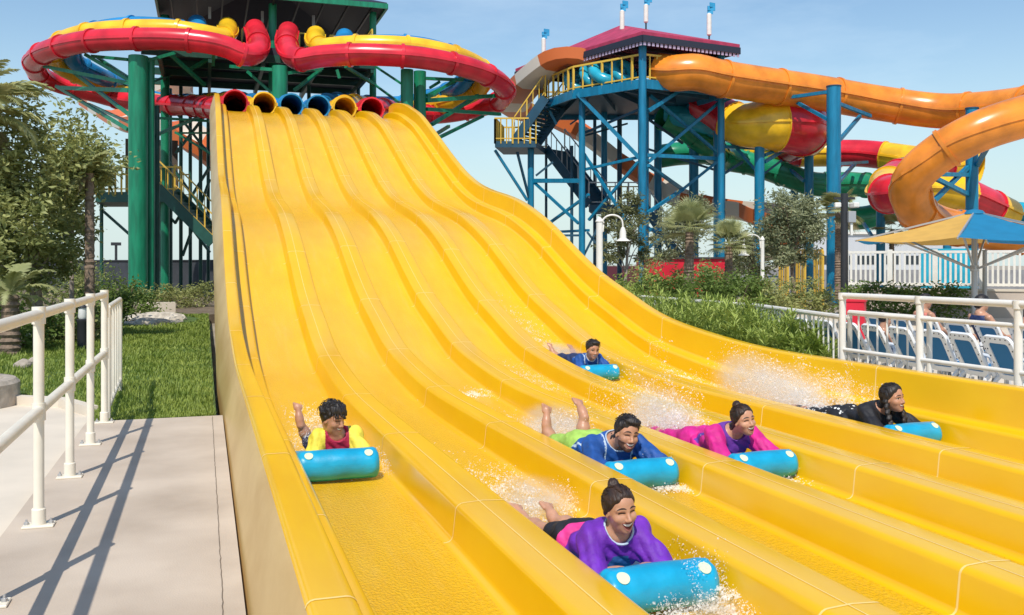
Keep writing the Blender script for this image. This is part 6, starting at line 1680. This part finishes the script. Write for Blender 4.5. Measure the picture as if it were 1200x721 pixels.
M['c_white'] = cloth('white_cloth', (0.62, 0.60, 0.57)); M['c_coral'] = cloth('coral_cloth', (0.55, 0.16, 0.12))
lz = -0.05 + .295 * 0.86
sitter(Vector((front[2][0] + .42, front[2][1] + .02, lz)), math.radians(-12), 'small child in a white top sitting up on a front row lounger', .62, 'skin_m', 'c_white')
sitter(Vector((back[1][0] + .42, back[1][1], lz)), math.radians(-6), 'dark haired person reclining on the second farthest back row lounger', .92, 'skin_m', 'c_coral', lean=-.45)
sitter(Vector((back[3][0] + .40, back[3][1], lz)), math.radians(-6), 'person with dark hair in a navy top reclining near the middle of the back row', .95, 'skin_l', 'c_navy', lean=-.42, long_hair=True)
sitter(Vector((back[4][0] + .45, back[4][1], lz)), math.radians(2), 'small dark haired child in a black top on the fifth back row lounger', .72, 'skin_m', 'c_black', lean=-.4)
# ------------------------------------------------------------------ spray thrown up by the riders
def water_mat():
    m, nt, b = new_mat('white_spray'); N, L = nt.nodes, nt.links
    b.inputs['Base Color'].default_value = (0.97, 0.96, 0.93, 1); b.inputs['Roughness'].default_value = 0.25; b.inputs['Specular IOR Level'].default_value = 0.6
    t = N.new('ShaderNodeBsdfTranslucent'); t.inputs['Color'].default_value = (0.98, 0.97, 0.94, 1)
    mx = N.new('ShaderNodeMixShader'); mx.inputs[0].default_value = 0.3; L.new(b.outputs[0], mx.inputs[1]); L.new(t.outputs[0], mx.inputs[2])
    tr = N.new('ShaderNodeBsdfTransparent'); m2 = N.new('ShaderNodeMixShader'); m2.inputs[0].default_value = 0.42
    L.new(mx.outputs[0], m2.inputs[1]); L.new(tr.outputs[0], m2.inputs[2]); L.new(m2.outputs[0], N['Material Output'].inputs['Surface'])
    return m
M['spray'] = water_mat()
def drops(pts, sizes, stretch=None):
    # thin torn flecks of water, most of them lying open to the light
    n = len(pts); rg = np.random.default_rng(n)
    nr = np.array(SUN)[None] + rg.normal(size=(n, 3)) * .55; nr /= np.linalg.norm(nr, axis=1)[:, None]
    u = np.cross(nr, rg.normal(size=(n, 3))); u /= np.linalg.norm(u, axis=1)[:, None]; v = np.cross(nr, u)
    a = sizes[:, None] * rg.uniform(.8, 2.0, n)[:, None]; b = sizes[:, None] * rg.uniform(.6, 1.1, n)[:, None]
    V = np.stack([pts - u * a, pts - v * b + nr * b * .3, pts + u * a, pts + v * b + nr * b * .3], 1)
    return V.reshape(-1, 3), np.arange(4 * n).reshape(-1, 4)
def splash(label, jets, seed, foam=None):
    """jets: (origin, velocity, spread, n, drop size, life)"""
    rg = np.random.default_rng(seed); PT, SZ, ST = [], [], []
    for o, v, sp, n, size, life in jets:
        n = int(n * 2.6); size *= .62
        ns = max(3, n // 160)                           # strands
        dv = rg.normal(size=(ns, 3)) * np.array(sp); amp = rg.uniform(.55, 1.15, ns); oo = rg.normal(size=(ns, 3)) * .05
        k = rg.integers(0, ns, n); t = life * rg.random(n) ** 0.75
        vel = (np.array(v)[None] + dv[k]) * amp[k][:, None]
        p = np.array(o)[None] + oo[k] + vel * t[:, None] + np.array([0, 0, -4.9])[None] * (t ** 2)[:, None] + rg.normal(size=(n, 3)) * (0.010 + 0.10 * t[:, None])
        PT.append(p); SZ.append(size * rg.lognormal(-.2, .5, n)); vt = vel + np.array([0, 0, -9.8]) * t[:, None]
        ST.append(1 + .5 * np.abs(vt) / (np.linalg.norm(vt, axis=1)[:, None] + 1e-6))
    for c, r, n, size in foam or []:
        n = int(n * 1.6); size *= .72
        a = rg.normal(size=(n, 2)) * np.array(r)[None]
        x = c[0] + a[:, 0]; y = c[1] + a[:, 1] * 1.0
        keep = (np.sin(x * 31 + 3 * np.sin(y * 9)) + np.sin(y * 15 + x * 11) + rg.normal(size=n) * .6) > -.2
        x, y = x[keep], y[keep]
        PT.append(np.stack([x, y, np.array([floor_z(q) for q in y]) + .008 + np.abs(rg.normal(size=len(x))) * .012], 1)); SZ.append(size * rg.lognormal(-.2, .4, len(x))); ST.append(np.tile([1.5, 1.9, .45], (len(x), 1)))
    p, s, st = np.concatenate(PT), np.concatenate(SZ), np.concatenate(ST)
    fz_ = np.interp(p[:, 1], FY, FZ)
    ok = p[:, 2] > fz_ + .004
    # never inside a lane divider or the walls
    rel = (p[:, 0] - DIV0) % PITCH; ind = (rel < DW) & (p[:, 0] > DIV0) & (p[:, 0] < 5.1)
    ok &= ~(ind & (p[:, 2] < fz_ + DH + .01)); ok &= (p[:, 0] < 5.86)
    V, F = drops(p[ok], s[ok], st[ok])
    base = Vector((p[:, 0].mean(), p[:, 1].mean(), fz_.min()))
    o = mesh_obj('water_splash', V, F, M['spray'], None, False, base=base)
    tag(o, label, 'splash', None, 'stuff')
    return o
def at(k, Y, z=0.03, dx=0): return (LANEX[k] + dx, Y, floor_z(Y) + z)
# girl in purple: foam in front of the roll, wake by her legs
splash('foam breaking round the mat of the girl in purple', [
    (at(1, 3.50, .02, .22), (.10, .5, 1.1), (.5, .45, .35), 900, .0042, .2), (at(1, 3.46, .03, .02), (-.1, -.2, 1.3), (.45, .35, .45), 420, .0040, .24), (at(1, 3.5, .02, .30), (.2, .3, .8), (.2, .5, .4), 900, .0045, .22),
    (at(1, 4.0, .02, .30), (.1, 1.0, .7), (.15, .6, .35), 1600, .0040, .3)], 1,
    [(at(1, 3.46, 0, .14), (.13, .06), 1800, .006), (at(1, 3.40, 0, -.1), (.12, .06), 700, .005), (at(1, 4.2, 0, .24), (.05, .35), 1500, .006), (at(1, 5.3, 0, 0), (.15, .35), 1700, .0065)])
splash('white wake behind the girl in purple', [(at(1, 4.95, .02, -.1), (-.05, 1.3, .9), (.3, .7, .4), 2200, .0042, .34), (at(1, 5.2, .02, .15), (.05, 1.3, .7), (.3, .6, .3), 1500, .0042, .34)], 2, [(at(1, 5.9, 0, -.05), (.16, .5), 1500, .006)])
splash('white wake behind the bearded man', [(at(2, 6.9, .02, .1), (.1, 1.2, 1.5), (.4, .7, .5), 3600, .0050, .40), (at(2, 6.8, .02, -.15), (-.1, 1.4, 1.0), (.25, .6, .4), 2600, .0048, .40), (at(2, 5.7, .02, .26), (.05, .4, .7), (.12, .4, .3), 900, .0045, .22)], 3, [(at(2, 7.6, 0, 0), (.17, .55), 2200, .007), (at(2, 5.52, 0, .18), (.09, .07), 900, .006)])
splash('tall spray behind the woman in magenta', [(at(3, 6.65, .02, .0), (-.15, 1.3, 2.1), (.45, .8, .55), 7000, .0052, .44), (at(3, 7.1, .02, .05), (0, 1.6, 1.6), (.45, .9, .5), 5200, .0050, .46), (at(3, 5.6, .02, .25), (.05, .5, .8), (.1, .4, .3), 900, .0045, .24)], 4, [(at(3, 7.6, 0, 0), (.18, .6), 2400, .007), (at(3, 5.5, 0, .2), (.1, .08), 700, .006)])
splash('largest spray, fanning out behind the girl in black', [(at(5, 7.3, .02, .0), (-.1, 1.7, 1.7), (.5, 1.0, .5), 9000, .0058, .50), (at(5, 7.6, .03, .1), (0, 2.2, 1.9), (.45, 1.1, .5), 9000, .0058, .46), (at(5, 7.2, .02, .2), (.15, .6, 2.2), (.25, .5, .5), 3500, .0052, .42), (at(5, 8.0, .02, .1), (0, 1.6, 2.0), (.4, .9, .5), 4200, .0056, .52)], 5, [(at(5, 8.2, 0, 0), (.2, .7), 2500, .008)])
splash('light spray behind the boy in yellow sleeves', [(at(0, 7.2, .02, -.1), (-.15, .9, 1.1), (.35, .5, .4), 2200, .0045, .32), (at(0, 6.6, .02, .2), (.15, .5, .8), (.12, .5, .35), 1300, .0042, .26)], 6, [(at(0, 7.8, 0, 0), (.16, .5), 1700, .006)])
splash('pale wake behind the small boy', [(at(4, 11.4, .02, -.1), (-.2, 1.6, .7), (.35, .8, .3), 2600, .0062, .4), (at(4, 10.7, .02, .2), (.15, .6, .8), (.15, .4, .3), 800, .006, .3)], 7, [(at(4, 12.2, 0, -.1), (.15, .8), 1800, .008)])
# foam lying on the water film further up the lanes
def foam_patch(k, Y, r, n, seed, label, dx=0, size=.007):
    splash(label, [], seed, [(at(k, Y, 0, dx), r, n, size)])
foam_patch(2, 9.9, (.20, .10), 1300, 11, 'pale foam patch up lane three')
foam_patch(0, 9.0, (.12, .35), 700, 12, 'thin foam streak up the leftmost lane')
foam_patch(5, 10.2, (.12, .35), 1200, 13, 'pale foam patch up the rightmost lane', .1)
foam_patch(3, 10.5, (.16, .5), 900, 14, 'thin foam streak up lane four')

# the finest spray hangs as a soft mist
def mist_mat():
    m = bpy.data.materials.new('spray_mist'); m.use_nodes = True; nt = m.node_tree; N, L = nt.nodes, nt.links
    N.remove(N['Principled BSDF']); v = N.new('ShaderNodeVolumePrincipled'); v.inputs['Color'].default_value = (0.98, 0.98, 0.97, 1); v.inputs['Anisotropy'].default_value = 0.2
    tc = N.new('ShaderNodeTexCoord'); nz = N.new('ShaderNodeTexNoise'); nz.inputs['Scale'].default_value = 3.2; nz.inputs['Detail'].default_value = 6; nz.inputs['Roughness'].default_value = 0.65
    L.new(tc.outputs['Object'], nz.inputs['Vector'])
    ln = N.new('ShaderNodeVectorMath'); ln.operation = 'LENGTH'; L.new(tc.outputs['Object'], ln.inputs[0])
    fo = N.new('ShaderNodeMapRange'); fo.interpolation_type = 'SMOOTHSTEP'; fo.inputs[1].default_value = 0.15; fo.inputs[2].default_value = 1.0; fo.inputs[3].default_value = 1.0; fo.inputs[4].default_value = 0.0
    L.new(ln.outputs['Value'], fo.inputs[0])
    nr = N.new('ShaderNodeMapRange'); nr.inputs[1].default_value = 0.38; nr.inputs[2].default_value = 0.72; nr.inputs[3].default_value = 0.0; nr.inputs[4].default_value = 1.0
    L.new(nz.outputs['Fac'], nr.inputs[0])
    mu = N.new('ShaderNodeMath'); mu.operation = 'MULTIPLY'; L.new(fo.outputs[0], mu.inputs[0]); L.new(nr.outputs[0], mu.inputs[1])
    m2 = N.new('ShaderNodeMath'); m2.operation = 'MULTIPLY'; m2.inputs[1].default_value = 9.0; L.new(mu.outputs[0], m2.inputs[0]); L.new(m2.outputs[0], v.inputs['Density'])
    L.new(v.outputs[0], N['Material Output'].inputs['Volume'])
    return m
M['mist'] = mist_mat()
SC.cycles.volume_bounces = 3
def mist(parent, c, r, rx=0.0):
    import bmesh
    bm = bmesh.new(); bmesh.ops.create_icosphere(bm, subdivisions=3, radius=1.0)
    me = bpy.data.meshes.new('mist'); bm.to_mesh(me); bm.free(); me.materials.append(M['mist'])
    o = bpy.data.objects.new('mist', me); COL.objects.link(o); o.parent = parent
    o.location = Vector(c) - parent.location; o.scale = r; o.rotation_euler = (rx, 0, 0); o['kind'] = 'stuff'
S_ = {o['label']: o for o in bpy.data.objects if o.get('category') == 'splash'}
def mi(lab, *a, **k): mist(S_[lab], *a, **k)
mi('largest spray, fanning out behind the girl in black', at(5, 7.9, .22), (.36, .75, .32), rx=.12); mi('largest spray, fanning out behind the girl in black', at(5, 8.7, .25, .05), (.34, .6, .36))
mi('tall spray behind the woman in magenta', at(3, 7.05, .2), (.33, .6, .28), rx=.1)
mi('white wake behind the bearded man', at(2, 7.25, .16), (.30, .6, .20)); mi('white wake behind the girl in purple', at(1, 5.25, .10), (.26, .5, .13))
mi('foam breaking round the mat of the girl in purple', at(1, 3.44, .05, .16), (.22, .11, .09)); mi('light spray behind the boy in yellow sleeves', at(0, 7.5, .12), (.26, .4, .15)); mi('pale wake behind the small boy', at(4, 11.6, .10, -.05), (.26, .8, .13))
